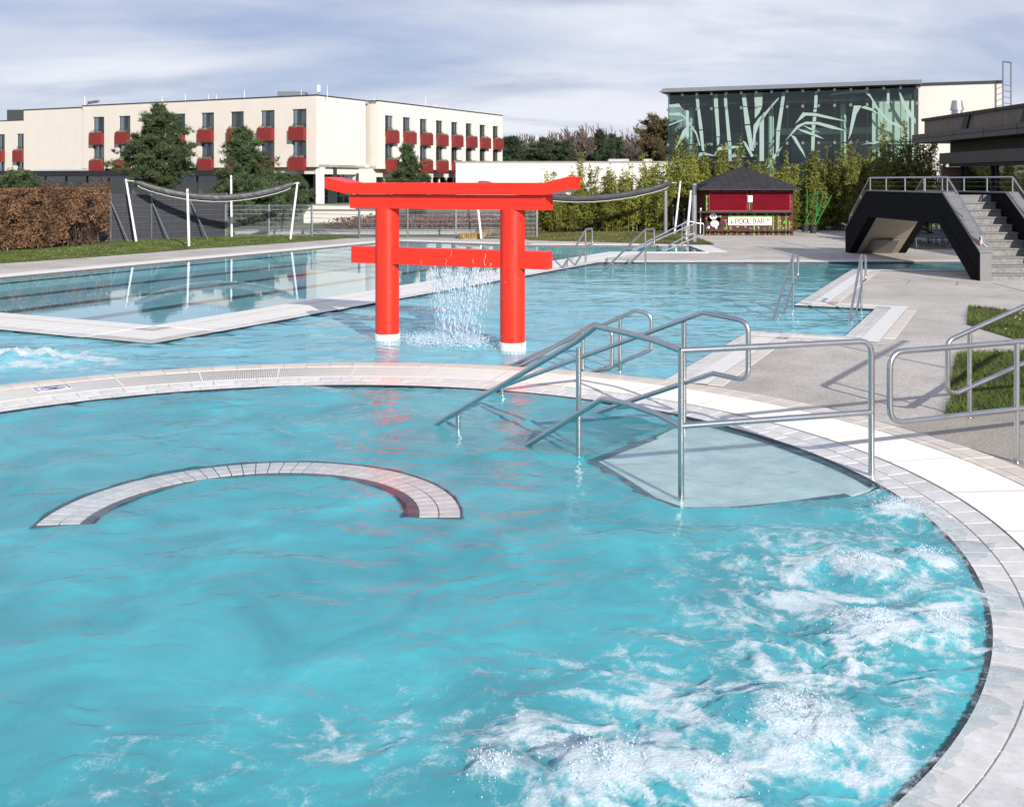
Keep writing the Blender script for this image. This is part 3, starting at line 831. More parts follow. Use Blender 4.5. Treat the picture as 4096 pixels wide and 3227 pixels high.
plat_pts = [Vector((.67, 8.75, 0)), Vector((.90, 8.10, 0)), Vector((1.02, 7.72, 0)), Vector((1.2, 7.47, 0)), Vector((1.55, 7.47, 0)), Vector((1.95, 7.58, 0)), Vector((2.5, 7.8, 0))]
a_s = math.atan2(7.98 - O.y, 2.80 - O.x); a_e = math.atan2(10.2 - O.y, 1.72 - O.x)
plat_poly = plat_pts + [ring_pt(RP - .02, t) for t in np.linspace(a_s, a_e, 14)] + [Vector((1.30, 9.55, 0))]
plat = thing('entry_platform', 'pale shallow entry platform with dark rim under the handrails of the round pool', 'platform', (1.7, 8.6, -1.15))
MB().prism([(p.x, p.y, -1.15) for p in plat_poly], (0, 0, 1.15 - .034)).build('platform_block', M['shallow'], plat)
mb = MB()
rim = [Vector((1.30, 9.55, 0))] + plat_pts
off = offset_poly(rim, .045, False); off2 = offset_poly(rim, -.045, False)
for i in range(len(rim) - 1):
    mb.add([(off2[i].x, off2[i].y, -.030), (off2[i + 1].x, off2[i + 1].y, -.030), (off[i + 1].x, off[i + 1].y, -.030), (off[i].x, off[i].y, -.030)], [(0, 1, 2, 3)])
mb.build('dark_rim', M['dark_tile'], plat)
sdir = Vector((-.755, .655, 0)); sn = Vector((.655, .755, 0))
q0 = Vector((.66, 8.72, 0))
steps = thing('underwater_steps', 'submerged tiled steps going down between the steel handrails of the round pool', 'steps', (.3, 9.4, -1.15))
for k in range(3):
    MB().obox(q0 + sdir * (.32 * k + .05), sdir, sn, 0, .30, -.02, 1.42, -1.15, -.26 - .17 * k).build('step', M['shallow'], steps)
    MB().obox(q0 + sdir * (.32 * k + .05), sdir, sn, .27, .305, -.02, 1.42, -.26 - .17 * k, -.255 - .17 * k).build('nosing', M['dark_tile'], steps)

# ---- water
JET = []
for (x, y, r, h) in ((1285, 1655, .32, .085), (1690, 1548, .34, .09), (1850, 1345, .34, .07), (1830, 1215, .32, .075), (1905, 1085, .27, .065), (1480, 1660, .25, .04), (1960, 1190, .2, .05), (1050, 1640, .16, .035), (1990, 1330, .2, .045)):
    p = gz('d', x, y); JET.append((p.x, p.y, r, h))
AUR = []
for (x, y, s, w) in ((1285, 1640, .50, 1.0), (1690, 1560, .60, 1.0), (1850, 1340, .62, 1.0), (1830, 1215, .70, .95), (1920, 1090, .55, .95), (1560, 1370, .60, .40), (1500, 1500, .60, .45), (1650, 1160, .5, .4), (1050, 1650, .36, .62), (1480, 1660, .45, .8), (2000, 1330, .35, .8), (1950, 1450, .35, .7), (1750, 1440, .5, .75), (2040, 1190, .26, .6), (2085, 1290, .26, .55), (2065, 1420, .26, .6), (1990, 1530, .26, .55), (1890, 1640, .26, .55), (700, 1560, .5, .40), (350, 1640, .55, .36), (900, 1500, .4, .3), (1480, 1240, .6, .24), (1250, 1470, .45, .2)):
    p = gz('d', x, y); AUR.append((p.x, p.y, s, w))
def near_water():
    ys = [2.30]
    while ys[-1] < 12.13:
        y = ys[-1]; ys.append(y + (.0115 if y < 5 else .0024 * y))
    ys = np.array(ys); nc = 760
    RW = 4.97
    half = np.sqrt(np.maximum(RW ** 2 - (ys - O.y) ** 2, .0004))
    tt = np.linspace(-1, 1, nc)
    X = O.x + half[:, None] * tt[None, :]; Yg = np.repeat(ys[:, None], nc, 1)
    rad = np.hypot(X - O.x, Yg - O.y); ang = np.arctan2(Yg - O.y, X - O.x)
    wx = X + .35 * (fbm(X * 1.1, Yg * 1.1, 11, 3) - .5) * 2; wy = Yg + .35 * (fbm(X * 1.1 + 9, Yg * 1.1, 12, 3) - .5) * 2
    Wf = np.zeros_like(X)
    for (jx, jy, s, w) in AUR:
        Wf += w * np.exp(-(((wx - jx) ** 2 + (wy - jy) ** 2) / s ** 2))
    Wf = np.clip(Wf, 0, 1.25)
    st = ridge(wx * 2.6 + wy * .6, wy * 3.6, 31, 5, .55)
    st2 = ridge(wx * 6.5, wy * 8.5 + 2, 41, 4, .55)
    foam = Wf * (.16 + .62 * sst(.24, .74, st) + .34 * sst(.3, .8, st2))
    J = np.zeros_like(X); Jm = np.zeros_like(X)
    for (jx, jy, r, h) in JET:
        d2 = ((X + .10 * (st - .5) - jx) ** 2 + (Yg + .10 * (st2 - .5) - jy) ** 2) / r ** 2
        e = np.exp(-d2 * 1.4); J += h * e; Jm = np.maximum(Jm, sst(.2, .8, e))
    foam = np.clip(np.maximum(foam, Jm * (1.0 + .4 * st2)), 0, 1.4)
    edge = sst(4.50, 4.66, rad)
    act = np.clip(Wf, 0, 1)
    h = .022 * (fbm(wx * 1.5, wy * 2.1, 51, 2) - .5) * 2 + .013 * (fbm(wx * 3.6, wy * 5.2, 61, 2, .5) - .5) * 2 + .005 * (fbm(wx * 9, wy * 13, 71, 2) - .5) * 2
    h = h + 9 * np.clip(h, 0, 1) ** 2
    h = h * (1 + .7 * act) * (1 - .72 * edge)
    h += J * (.62 + .5 * fbm(X * 7 + 3, Yg * 7, 81, 4, .55)) * (1 - .8 * edge) + .012 * act * (ridge(wx * 9, wy * 11, 91, 3, .5) - .35) * (1 - .6 * edge) + .014 * np.clip(foam, 0, 1)
    film = sst(R(60), R(20), ang) * sst(R(-75), R(-55), ang)
    h = h - edge * (.004 - .016 * film)
    h = np.where(rad > 4.62, np.minimum(h, .009 + (rad - 4.61) * .045 + .010 * film * (1.1 - (rad - 4.6) * 2) + .004 * (st - .45)), h)
    # how much milky water lies under each point
    wob = .05
    bx = X + wob * (fbm(X * 5, Yg * 6, 15, 3) - .5) * 2; by = Yg + wob * (fbm(X * 5 + 4, Yg * 6, 16, 3) - .5) * 2
    cx_, cy_ = X + (bx - X) * .3, Yg + (by - Yg) * .3
    rb_ = np.hypot(cx_ - O.x, cy_ - O.y); tb = np.mod(np.arctan2(cy_ - O.y, cx_ - O.x) + .5, 2 * math.pi) - .5
    onb = sst(BR0 - .12, BR0 - .09, rb_) * sst(BR1 + .020, BR1 + .0, rb_) * sst(BT0 - .07, BT0 - .04, tb) * sst(BT1 + .07, BT1 + .04, tb)
    dep = np.full_like(X, 1.15)
    pcx, pcy = 1.75, 8.75
    inp = inside([Vector((pcx + (p.x - pcx) * 1.075, pcy + (p.y - pcy) * 1.075, 0)) for p in plat_poly], bx, by)
    dep = np.where(inp, .09, dep)
    sx_ = (bx - q0.x) * sdir.x + (by - q0.y) * sdir.y; sy_ = (bx - q0.x) * sn.x + (by - q0.y) * sn.y
    ins = (sx_ > 0) & (sx_ < 1.0) & (sy_ > -.02) & (sy_ < 1.42) & ~inp
    dep = np.where(ins, .22 + sx_ * .4, dep)
    dep = np.where(rad > 4.585, .01, dep)
    dep = dep * (1 - onb)
    calm_ = np.maximum(onb, .8 * inp)
    h = np.where(rad < 4.6, h * (1 - .72 * calm_) + .006 * onb, h)
    milk = (1 - np.exp(-dep * 1.7)) * (.80 + .35 * (fbm(X * .8, Yg * .8, 19, 3)))
    # no foam where only a thin film runs over the tiles
    foam = foam * (1 - .75 * sst(4.64, 4.80, rad))
    V = np.stack([X, Yg, h], -1).reshape(-1, 3)
    nr = len(ys)
    i = (np.arange(nr - 1)[:, None] * nc + np.arange(nc - 1)[None, :]).ravel()
    Fq = np.stack([i, i + 1, i + nc + 1, i + nc], -1)
    me = npmesh('whirlpool_water', V, Fq, M['water_near'], True, attr={'foam': foam, 'milk': np.clip(milk, 0, 1)})
    o = place(bpy.data.objects.new('whirlpool_water', me), None); o['kind'] = 'structure'
near_water()

def main_water():
    ys = [8.2]
    while ys[-1] < 29.95:
        y = ys[-1]; ys.append(y + .0024 * y)
    ys = np.array(ys)
    xs = np.concatenate([np.arange(left_far.x, -9, .12), np.arange(-9, 9.2, .03), np.arange(9.2, 17.1, .06)])
    X, Yg = np.meshgrid(xs, ys)
    wx = X + .3 * (fbm(X * .9, Yg * .9, 111, 3) - .5) * 2; wy = Yg + .3 * (fbm(X * .9 + 9, Yg * .9, 112, 3) - .5) * 2
    calm = sst(15, 27, Yg) * .62
    h = .026 * (fbm(wx * 1.0, wy * 2.2, 121, 3, .5) - .5) * 2 + .010 * (fbm(wx * 3.6, wy * 7, 131, 2) - .5) * 2
    h *= 1 - calm
    AU = [(gz('d', 20, 765), .95, 1.6, .13), (gz('d', 95, 757), .7, 1.0, .05), (gz('d', 200, 772), .8, .55, 0), (gz('d', 955, 722), .50, 1.2, .06), (gz('d', 900, 724), .34, .8, .03), (gz('d', 1015, 728), .34, .8, .03)]
    Wf = np.zeros_like(X); J = np.zeros_like(X)
    for (p, s, w, hh) in AU:
        e = np.exp(-(((wx - p.x) / s) ** 2 + ((wy - p.y) / (s * .8)) ** 2)); Wf += w * e; J += hh * e ** 2
    st = ridge(wx * 2.2, wy * 3.4, 141, 5, .55)
    foam = np.clip(Wf, 0, 1.2) * (.30 + .85 * sst(.3, .8, st))
    foam = np.where(Wf > .05, foam, 0)
    h += J * (.5 + 1.0 * ridge(X * 6, Yg * 6, 151, 4, .6)) + .02 * np.clip(Wf, 0, 1) * (ridge(wx * 6, wy * 7, 161, 3) - .4)
    milk = .78 * (.85 + .3 * fbm(X * .5, Yg * .5, 171, 3)) * (1 - .45 * sst(22, 30, Yg + .25 * X))
    # only quads over the basin; rims hide the ragged edge
    keep = np.zeros(X.shape, bool)
    e = .045
    for ddx, ddy in ((0, 0), (e, 0), (-e, 0), (0, e), (0, -e)):
        keep |= inside(main_poly, X + ddx, Yg + ddy)
    rr = np.hypot(X - O.x, Yg - O.y)
    nr, nc = X.shape
    idx = np.arange(nr * nc).reshape(nr, nc)
    q = keep[:-1, :-1] | keep[1:, 1:] | keep[1:, :-1] | keep[:-1, 1:]
    Fq = np.stack([idx[:-1, :-1][q], idx[:-1, 1:][q], idx[1:, 1:][q], idx[1:, :-1][q]], -1)
    used = np.zeros(nr * nc, bool); used[Fq.ravel()] = True
    remap = np.cumsum(used) - 1
    V = np.stack([X, Yg, h - .006], -1).reshape(-1, 3)[used]
    me = npmesh('main_pool_water', V, remap[Fq], M['water_main'], True, attr={'foam': foam.ravel()[used], 'milk': np.clip(milk, 0, 1).ravel()[used]})
    o = place(bpy.data.objects.new('main_pool_water', me), None); o['kind'] = 'structure'
main_water()
sheet('lap_pool_water', lap_poly, [], -.006, M['water_lap'])

# ---- lawns, ramp
lawn_l = [(-40, 26.5), (-17.6, 24.6), gz('d', 0, 560), gz('d', 200, 546), gz('d', 400, 530), gz('d', 560, 519), gz('d', 700, 509), gz(2, 760, 1330), (-6.2, 42.4), (-11.8, 43.4), (-15.4, 39.3), (-18, 48), (-40, 48)]
lawn_l = [(p[0], p[1]) for p in lawn_l]
sheet('lawn_left', lawn_l, [], DZ + .008, M['lawn'])
lawn_r = [(-1.2, 41.7), (1.0, 41.2), gz(3, 200, 1347), gz(3, 900, 1365), gz(3, 1400, 1380), gz(3, 1690, 1384), gz(3, 1600, 1345), gz(3, 1400, 1292), (7.2, 49.2), (1.5, 48.4), (-1.5, 42.2)]
lawn_r = [(p[0], p[1]) for p in lawn_r]
sheet('lawn_right', lawn_r, [], DZ + .008, M['lawn'])
ln1 = [gz(8, 1490, 690), gz(8, 1500, 565), gz(8, 1879, 608), (9.5, 16.6), (9.5, 13.2), gz(8, 1879, 812)]
ln2 = [gz(8, 1325, 1345), gz(8, 1390, 1180), gz(8, 1370, 1120), gz(8, 1420, 905), gz(8, 1480, 890), gz(8, 1879, 880), (8.6, 12.5), (8.6, 10.6), gz(8, 1879, 1285), gz(8, 1500, 1325)]
ln1 = [(p[0], p[1]) for p in ln1]; ln2 = [(p[0], p[1]) for p in ln2]
sheet('lawn_strip_far', ln1, [], DZ + .008, M['lawn'])
sheet('lawn_strip_near', ln2, [], DZ + .008, M['lawn'])
rp_ = [ring_pt(5.925, R(t)) for t in np.linspace(-30, 24, 26)] + [gz(8, 1010, 1392), gz(8, 1300, 1352), gz(8, 1879, 1288), (8.6, 10.4), (9, 6), (7, 1.0)]
sheet('ramp', [(p[0], p[1]) for p in rp_], [], DZ + .006, M['ramp'])
def blades(name, poly, n, h, w, mat, z=DZ + .008, seed=1):
    r = np.random.default_rng(seed)
    P = np.array([(p[0], p[1]) for p in poly]); lo_, hi = P.min(0), P.max(0)
    pts = np.zeros((0, 2))
    while len(pts) < n:
        q = r.uniform(lo_, hi, (n * 2, 2)); q = q[inside(poly, q[:, 0], q[:, 1])]; pts = np.vstack([pts, q])
    pts = pts[:n]
    a = r.uniform(0, 6.283, n); hh = h * r.uniform(.5, 1.2, n) * (.55 + .9 * fbm(pts[:, 0] * .9, pts[:, 1] * .9, seed, 3)); lean = r.normal(0, .45, (n, 2)) * hh[:, None]
    b = np.c_[pts, np.full(n, z)]
    d = np.c_[np.cos(a) * w, np.sin(a) * w, np.zeros(n)]
    V = np.stack([b - d, b + d, b + np.c_[lean, hh]], 1).reshape(-1, 3)
    me = npmesh(name, V, np.arange(3 * n).reshape(n, 3), mat)
    o = place(bpy.data.objects.new(name, me), None)
    return o
def clipx(poly, x0, x1): return [(max(x0, min(x1, p[0])), p[1]) for p in poly]
tag(blades('lawn_grass', clipx(lawn_l, -19, 0), 60000, .06, .012, M['grass2'], seed=3), 'short green lawn along the far side of the lap pool', 'grass', kind='stuff')
tag(blades('lawn_grass', lawn_r, 40000, .06, .012, M['grass'], seed=4), 'worn olive lawn in front of the bamboo and behind the torii gate', 'grass', kind='stuff')
tag(blades('lawn_grass', ln2, 26000, .07, .005, M['grass2'], seed=5), 'fresh grass patch behind the right handrail beside the ramp', 'grass', kind='stuff')
tag(blades('lawn_grass', ln1, 16000, .06, .006, M['grass2'], seed=6), 'upper strip of grass at the right edge beyond the paved path', 'grass', kind='stuff')
def daisies(name, poly, n, seed, lab):
    r = np.random.default_rng(seed); P = np.array(poly); lo_, hi = P.min(0), P.max(0); mb = MB(); c = 0
    while c < n:
        q = r.uniform(lo_, hi)
        if inside(poly, np.array(q[0]), np.array(q[1])):
            mb.cyl((q[0], q[1], DZ + .05), .014, .006, 5); c += 1
    tag(mb.build(name, M['whitepaint']), lab, 'flowers', kind='stuff')
daisies('daisies', clipx(lawn_l, -16, -6), 90, 1, 'tiny white daisies dotted over the left lawn')
daisies('daisies', ln1, 26, 2, 'tiny white daisies in the grass strip at the right edge')
daisies('daisies', clipx(lawn_r, 1, 6), 60, 3, 'tiny white daisies on the lawn before the bamboo')

# thin joints in the concrete deck
def joint(pts, w=.006):
    mb = MB()
    P = [Vector((p.x, p.y, 0)) for p in pts]
    A, B = offset_poly(P, -w, False), offset_poly(P, w, False)
    for i in range(len(P) - 1):
        mb.add([(A[i].x, A[i].y, DZ + .003), (A[i + 1].x, A[i + 1].y, DZ + .003), (B[i + 1].x, B[i + 1].y, DZ + .003), (B[i].x, B[i].y, DZ + .003)], [(0, 1, 2, 3)])
    o = mb.build('deck_joint', M['gutter']); o['kind'] = 'structure'
joint([gz(8, 1670, 405), gz(8, 1879, 460)], .012)
joint([gz(8, 1075, 408), gz(8, 1100, 385)], .008); joint([gz(8, 1075, 408), gz(8, 1420, 420)], .008); joint([gz(8, 1420, 420), gz(8, 1425, 395)], .008)
joint([gz(4, 240, 1355), gz(4, 340, 1375), gz(4, 460, 1400)], .014); joint([gz(4, 270, 1420), gz(4, 440, 1428)], .012)
joint([gz(8, 1005, 1394), gz(8, 1300, 1354), gz(8, 1879, 1290)], .012)
# ================================================================== TORII GATE
M['seam'] = pm('dark_red_seam', (.45, .012, .006), .5)
TL = Vector((-1.815, 15.28, 0)); te = Vector((.916, -.402, 0)).normalized(); tn = Vector((te.y * -1, te.x, 0)); TS = 1.99
if tn.y < 0: tn = -tn
tor = thing('torii_gate', 'vermilion red torii gate standing in the turquoise pool, water falling from its tie beam', 'gate', TL + te * TS / 2 + Vector((0, 0, -1.3)))
for k in (0, 1):
    p = TL + te * TS * k
    pl = MB().cyl((p.x, p.y, -1.3), .1725, 3.235, 48).build('pillar', M['red'], tor, smooth=True)
    MB().cyl((p.x, p.y, -1.3), .176, 1.385, 32).build('base_collar', M['grout'], pl, smooth=True)
    ntl = 22
    V = []
    for q in range(ntl):
        t0, t1 = 2 * math.pi * q / ntl + .03, 2 * math.pi * (q + 1) / ntl - .03
        c = [(p.x + r * math.cos(t), p.y + r * math.sin(t), z) for z in (-.25, .09) for r, t in ((.176, t0), (.176, t1), (.187, t1), (.187, t0))]
        MB().add(c, [(3, 2, 1, 0), (4, 5, 6, 7), (0, 1, 5, 4), (1, 2, 6, 5), (2, 3, 7, 6), (3, 0, 4, 7)]).build('tile', M['whitepaint'], pl)
def tbox(s0, s1, hw, z0, z1, name, bev=.008):
    return MB().obox(TL, te, tn, s0, s1, -hw, hw, z0, z1).build(name, M['red'], tor, bevel=bev)
tbox(-.55, TS + .55, .11, 1.105, 1.345, 'tie_beam')
tbox(-.545, TS + .54, .155, 1.905, 2.105, 'lintel')
prof = [(-.92, 2.19), (-.56, 2.112), (TS + .56, 2.112), (TS + .91, 2.19), (TS + .91, 2.362), (TS + .56, 2.278), (-.56, 2.278), (-.92, 2.362)]
P = [TL + te * s + tn * -.24 + Vector((0, 0, z)) for s, z in prof]
MB().prism(P, tn * .48).build('top_beam', M['red'], tor, bevel=.008)
# thin weld seam and pale lime streaks on the tie beam
mb = MB()
for (s, w, z0, z1) in ((1.62, .006, 1.12, 1.30), (1.02, .004, 1.12, 1.20), (1.10, .003, 1.24, 1.33), (1.71, .008, 1.12, 1.165), (1.44, .005, 1.16, 1.22), (.62, .003, 1.12, 1.17)):
    pp = [TL + te * (s + .012 * math.sin(7 * q + s * 9)) + tn * -.1115 + Vector((0, 0, z0 + (z1 - z0) * q)) for q in np.linspace(0, 1, 7)]
    mb.tube(pp, w * .5, 4)
M['lime'] = pm('lime_streak', (.75, .50, .42), .7, var=.2)
mb.build('lime_streaks', M['lime'], tor)
for sj in (.66, 1.33):
    MB().obox(TL, te, tn, sj - .002, sj + .002, -.2412, -.2402, 2.118, 2.272).build('weld_seam', M['seam'], tor)

# ---- falling water
m, t, n, l, b = newmat('falling_water')
t.nodes.remove(b)
tr = n('ShaderNodeBsdfTransparent'); tr.inputs[0].default_value = (.93, .97, 1, 1)
pr = n('ShaderNodeBsdfPrincipled'); pr.inputs['Base Color'].default_value = (.80, .87, .93, 1); pr.inputs['Roughness'].default_value = .12
ms = n('ShaderNodeMixShader'); ms.inputs[0].default_value = .42
l(tr.outputs[0], ms.inputs[1]); l(pr.outputs[0], ms.inputs[2]); l(ms.outputs[0], t.nodes['Material Output'].inputs['Surface'])
M['fall'] = m
def waterfall():
    r = np.random.default_rng(21)
    V = []; Fq = []
    def blob(p, ra, rz, tilt=(0, 0)):
        b = len(V)
        V.append((p[0] + tilt[0] * rz, p[1] + tilt[1] * rz, p[2] + rz))
        for a in (0, 1.571, 3.142, 4.712):
            q = a + r.uniform(0, .6)
            V.append((p[0] + ra * math.cos(q), p[1] + ra * math.sin(q), p[2] + r.uniform(-.3, .3) * rz))
        V.append((p[0] - tilt[0] * rz, p[1] - tilt[1] * rz, p[2] - rz))
        for k in range(4):
            Fq.append((b, b + 1 + k, b + 1 + (k + 1) % 4)); Fq.append((b + 5, b + 1 + (k + 1) % 4, b + 1 + k))
    s_mid = 1.10
    # strands leave the beam between s=.55 and 1.9 and draw together towards s=.7..1.4
    for k in range(180):
        c = r.beta(1.6, 1.5)
        s0 = .60 + 1.16 * c; s1 = s_mid + (s0 - s_mid) * .62 + r.normal(0, .06)
        if c > .86 or c < .1: ln = r.uniform(.25, .6)
        else: ln = 1.0
        o_ = r.normal(0, .05)
        z = 1.10
        ph = r.uniform(0, 9); am = r.uniform(.004, .022)
        zz = 1.10 - r.uniform(0, .06)
        while zz > 1.10 - 1.10 * ln:
            q = (1.10 - zz) / 1.10
            s = s0 + (s1 - s0) * q ** .7 + am * math.sin(ph + q * 14)
            p = TL + te * s + tn * (o_ - .02 + .015 * math.sin(ph * 2 + q * 11))
            big = r.random() < .55 * (1 - q * .55)
            rz = r.uniform(.02, .075) if big else r.uniform(.004, .010)
            ra = r.uniform(.0028, .0075) * (1.2 if big else .8)
            blob((p.x + r.normal(0, .006), p.y + r.normal(0, .006), zz), ra, rz, (r.normal(0, .15), 0))
            zz -= rz * r.uniform(1.0, 2.6) if big else r.uniform(.012, .04)
    for k in range(900):                                   # stray drops round the curtain
        q = r.random(); s = s_mid + r.normal(0, .36); p = TL + te * s + tn * r.normal(0, .12)
        blob((p.x, p.y, 1.05 - 1.0 * q), r.uniform(.003, .007), r.uniform(.004, .010))
    for k in range(3200):                                  # splash crown
        s = s_mid - .12 + r.normal(0, .30); hgt = abs(r.normal(0, .07)); p = TL + te * s + tn * r.normal(-.02, .16)
        blob((p.x, p.y, .01 + hgt), r.uniform(.004, .012) * (1.3 - min(1, hgt * 5)), r.uniform(.004, .014))
    me = npmesh('falling_water', V, Fq, M['fall'], True)
    return place(bpy.data.objects.new('falling_water', me), None)
def spray():
    """drops and small lumps of water thrown up where the jets break the surface"""
    r = np.random.default_rng(44); V = []; Fq = []
    src = [(j[0], j[1], j[2], j[3]) for j in JET] + [(gz('d', 20, 765).x, gz('d', 20, 765).y, .35, .10)]
    for (jx, jy, rad, hh) in src:
        for k in range(int(800 * rad)):
            a = r.uniform(0, 6.283); q = abs(r.normal(0, .55)); x = jx + rad * q * math.cos(a); y = jy + rad * q * math.sin(a)
            top = hh * 1.05 * math.exp(-1.4 * q * q)
            z = top + .012 + abs(r.normal(0, .018)) * (1.2 - min(1, q))
            ra = r.uniform(.0022, .0055); b = len(V)
            V.append((x, y, z + ra * r.uniform(.8, 1.6)))
            for a4 in (0, 1.571, 3.142, 4.712): V.append((x + ra * math.cos(a4 + q), y + ra * math.sin(a4 + q), z + r.uniform(-.3, .3) * ra))
            V.append((x, y, z - ra))
            for i in range(4): Fq.append((b, b + 1 + i, b + 1 + (i + 1) % 4)); Fq.append((b + 5, b + 1 + (i + 1) % 4, b + 1 + i))
    return place(bpy.data.objects.new('spray_drops', npmesh('spray_drops', V, Fq, M['fall'], True)), None)
tag(spray(), 'bubbling spray drops thrown up by the whirlpool jets', 'spray', kind='stuff')
tag(waterfall(), 'curtain of falling water drops between the red torii pillars', 'waterfall', kind='stuff')

# ================================================================== STEEL HANDRAILS
def rail(name, label, cat, tubes, base, group=None, r=.0235, posts=(), plates=True):
    t = thing(name, label, cat, base, group)
    for i, (nm, pts) in enumerate(tubes):
        MB().tube(pts, r, 12).build(nm, M['steel'], t, smooth=True)
    for (a, bq) in posts:
        po = MB().tube([a, bq], r * .96, 12).build('post', M['steel'], t, smooth=True)
        if plates and a[2] > -.02:
            MB().cyl((a[0], a[1], a[2]), r * 1.9, .008, 16).build('base_plate', M['steel'], po, smooth=True)
    return t
GH = 'steel handrails of the round pool entry'
# R1, nearest the camera
p0 = gz('d', 970, 910); p1 = gz('d', 1225, 966); p2 = gz('d', 1442, 1050); p3 = gz('d', 1845, 1010)
def VPt(k, x, y, A, B): return pV(*Z(k, x, y), A, B)
top = [VPt('d', 905, 908, p0, p1), VPt('d', 1222, 722, p0, p1), VPt('d', 1262, 691, p1, p2), VPt('d', 1330, 706, p1, p2), VPt('d', 1390, 722, p1, p2), VPt('d', 1442, 742, p1, p2)]
q1 = pV(*Z('d', 1846, 725), p2, p3)
top2 = [top[-1], Vector((p3.x, p3.y, top[-1].z - .005)), Vector((p3.x, p3.y, -.5))]
low = [VPt('d', 1140, 928, p0, p1), VPt('d', 1275, 844, p1, p2), VPt('d', 1330, 855, p1, p2), VPt('d', 1395, 878, p1, p2), VPt('d', 1442, 902, p1, p2)]
low2 = [low[-1], Vector((p3.x, p3.y, low[-1].z - .005))]
def up(p, z): return Vector((p.x, p.y, z))
e_ = (p1 - p0).normalized()
low0 = low[0] + (low[0] - low[1]).normalized() * .35
rail('handrail', 'nearest steel handrail standing in the round pool, bent round the shallow platform', 'handrail',
     [('top_rail', fillet([top[0] + (top[0] - top[1]).normalized() * .3] + top[1:], {1: .12, 2: .08, 4: .3})), ('top_rail', fillet(top2, {1: .11})),
      ('lower_rail', fillet([low0] + low[1:], {1: .08, 3: .3})), ('lower_rail', low2)], (p2.x, p2.y, -1.0), GH,
     posts=[(up(p0, -.6), up(p0, pV(*Z('d', 970, 878), p0, p1).z)), (up(p1, -.5), up(p1, VPt('d', 1225, 735, p0, p1).z)), (up(p2, -.12), up(p2, top[-1].z))])
# R2, other side of the same steps
r2a = gz(9, 352, 490); r2d = Vector((.755, -.655, 0)); r2b = r2a + r2d * 2.94
W2 = lambda x, y: VPt(9, x, y, r2a, r2b)
t2 = [W2(250, 488) + (W2(250, 488) - W2(1270, 115)).normalized() * .15, W2(1270, 115), W2(1475, 156), W2(1475, 428), W2(1315, 392), W2(870, 540), W2(870, 540) + (W2(870, 540) - W2(1315, 392)).normalized() * .45]
t2 = [Vector(p) for p in t2]
pb = W2(1182, 160)
rail('handrail', 'second steel handrail of the round pool steps with a rounded loop end over the coping', 'handrail',
     [('rail_loop', fillet(t2, {1: .06, 2: .11, 3: .11, 4: .05}))], (pb.x, pb.y, DZ), GH,
     posts=[(Vector((r2a.x, r2a.y, -.6)), Vector((r2a.x, r2a.y, .12))), (Vector((pb.x, pb.y, -.05)), pb)])
# R4 and R3 in the main pool just behind the round coping
GM = 'steel handrails of the main pool steps'
def loop_rail(A, B, k, topl, peak, corner_t, corner_b, lowk, lowl, post, label, depth=-.8, group=GM, r=.0235, ext=.4):
    W = lambda p: VPt(k, p[0], p[1], A, B)
    a, pk, ct, cb, lk, ll = W(topl), W(peak), W(corner_t), W(corner_b), W(lowk), W(lowl)
    cb = Vector((ct.x, ct.y, cb.z))
    pts = [a + (a - pk).normalized() * ext, pk, ct, cb, lk, ll + (ll - lk).normalized() * ext]
    po = W(post)
    return rail('handrail', label, 'handrail', [('rail_loop', fillet(pts, {1: .06, 2: .12, 3: .12, 4: .05}))], (po.x, po.y, depth), group, r,
                posts=[(Vector((po.x, po.y, depth)), po)])
A4, B4 = Vector((-.05, 12.92, 0)), Vector((1.25, 12.42, 0))
loop_rail(A4, B4, 9, (395, 380), (775, 165), (853, 190), (853, 372), (800, 374), (715, 408), (720, 203), 'lower steel handrail just behind the round coping, front one of a pair')
A3, B3 = Vector((-.1, 13.25, 0)), Vector((1.5, 12.72, 0))
loop_rail(A3, B3, 9, (340, 380), (962, 105), (1033, 122), (1033, 285), (1000, 298), (735, 405), (890, 145), 'taller steel handrail behind the round coping, rear one of a pair')
# ladders round the main pool
GLAD = 'steel step rails around the main pool'
def steprail(k, start, peak, ct, cb, lk, ll, post_t, post_b, short, label, r=.021, zb=0.0, A=None, B=None):
    s0 = A if A is not None else gz(k, *start); pb_ = B if B is not None else gz(k, *post_b)
    W = lambda p: VPt(k, p[0], p[1], s0, pb_)
    a, pk, c1, c2, l1, l2 = W(start), W(peak), W(ct), W(cb), W(lk), W(ll)
    c2 = Vector((c1.x, c1.y, c2.z))
    pts = [a + (a - pk).normalized() * .35, pk, c1, c2, l1, l2 + (l2 - l1).normalized() * .3]
    pt = W(post_t)
    posts = [(Vector((pt.x, pt.y, -.5)), pt)]
    if short: 
        sp = W(short); posts.append((Vector((sp.x, sp.y, -.5)), sp))
    rail('handrail', label, 'handrail', [('rail_loop', fillet(pts, {1: .10, 2: .07, 3: .07, 4: .05}))], (pt.x, pt.y, -.5), GLAD, r, posts)
steprail(3, (485, 1572), (680, 1256), (727, 1250), (727, 1372), (690, 1382), (585, 1548), (675, 1262), (675, 1530), (527, 1502), 'step rail at the far left corner of the main pool, right of the torii', r=.026)
steprail(3, (820, 1578), (1150, 1256), (1216, 1252), (1216, 1372), (1170, 1385), (995, 1550), (1147, 1260), (1147, 1536), (889, 1518), 'longer step rail at the far edge of the main pool in front of the lawn', r=.026)
steprail(8, (165, 642), (303, 197), (335, 194), (335, 355), (308, 372), (235, 607), (300, 205), (300, 577), (197, 560), 'left step rail of the right-hand entry, above the grey underwater step')
steprail(8, (685, 658), (768, 208), (797, 206), (797, 375), (773, 390), (728, 627), (768, 215), (768, 580), (702, 580), 'right step rail of the right-hand entry, beside the white coping')
fA, fB = Vector((3.3, 33.95, 0)), Vector((5.68, 33.95, 0))
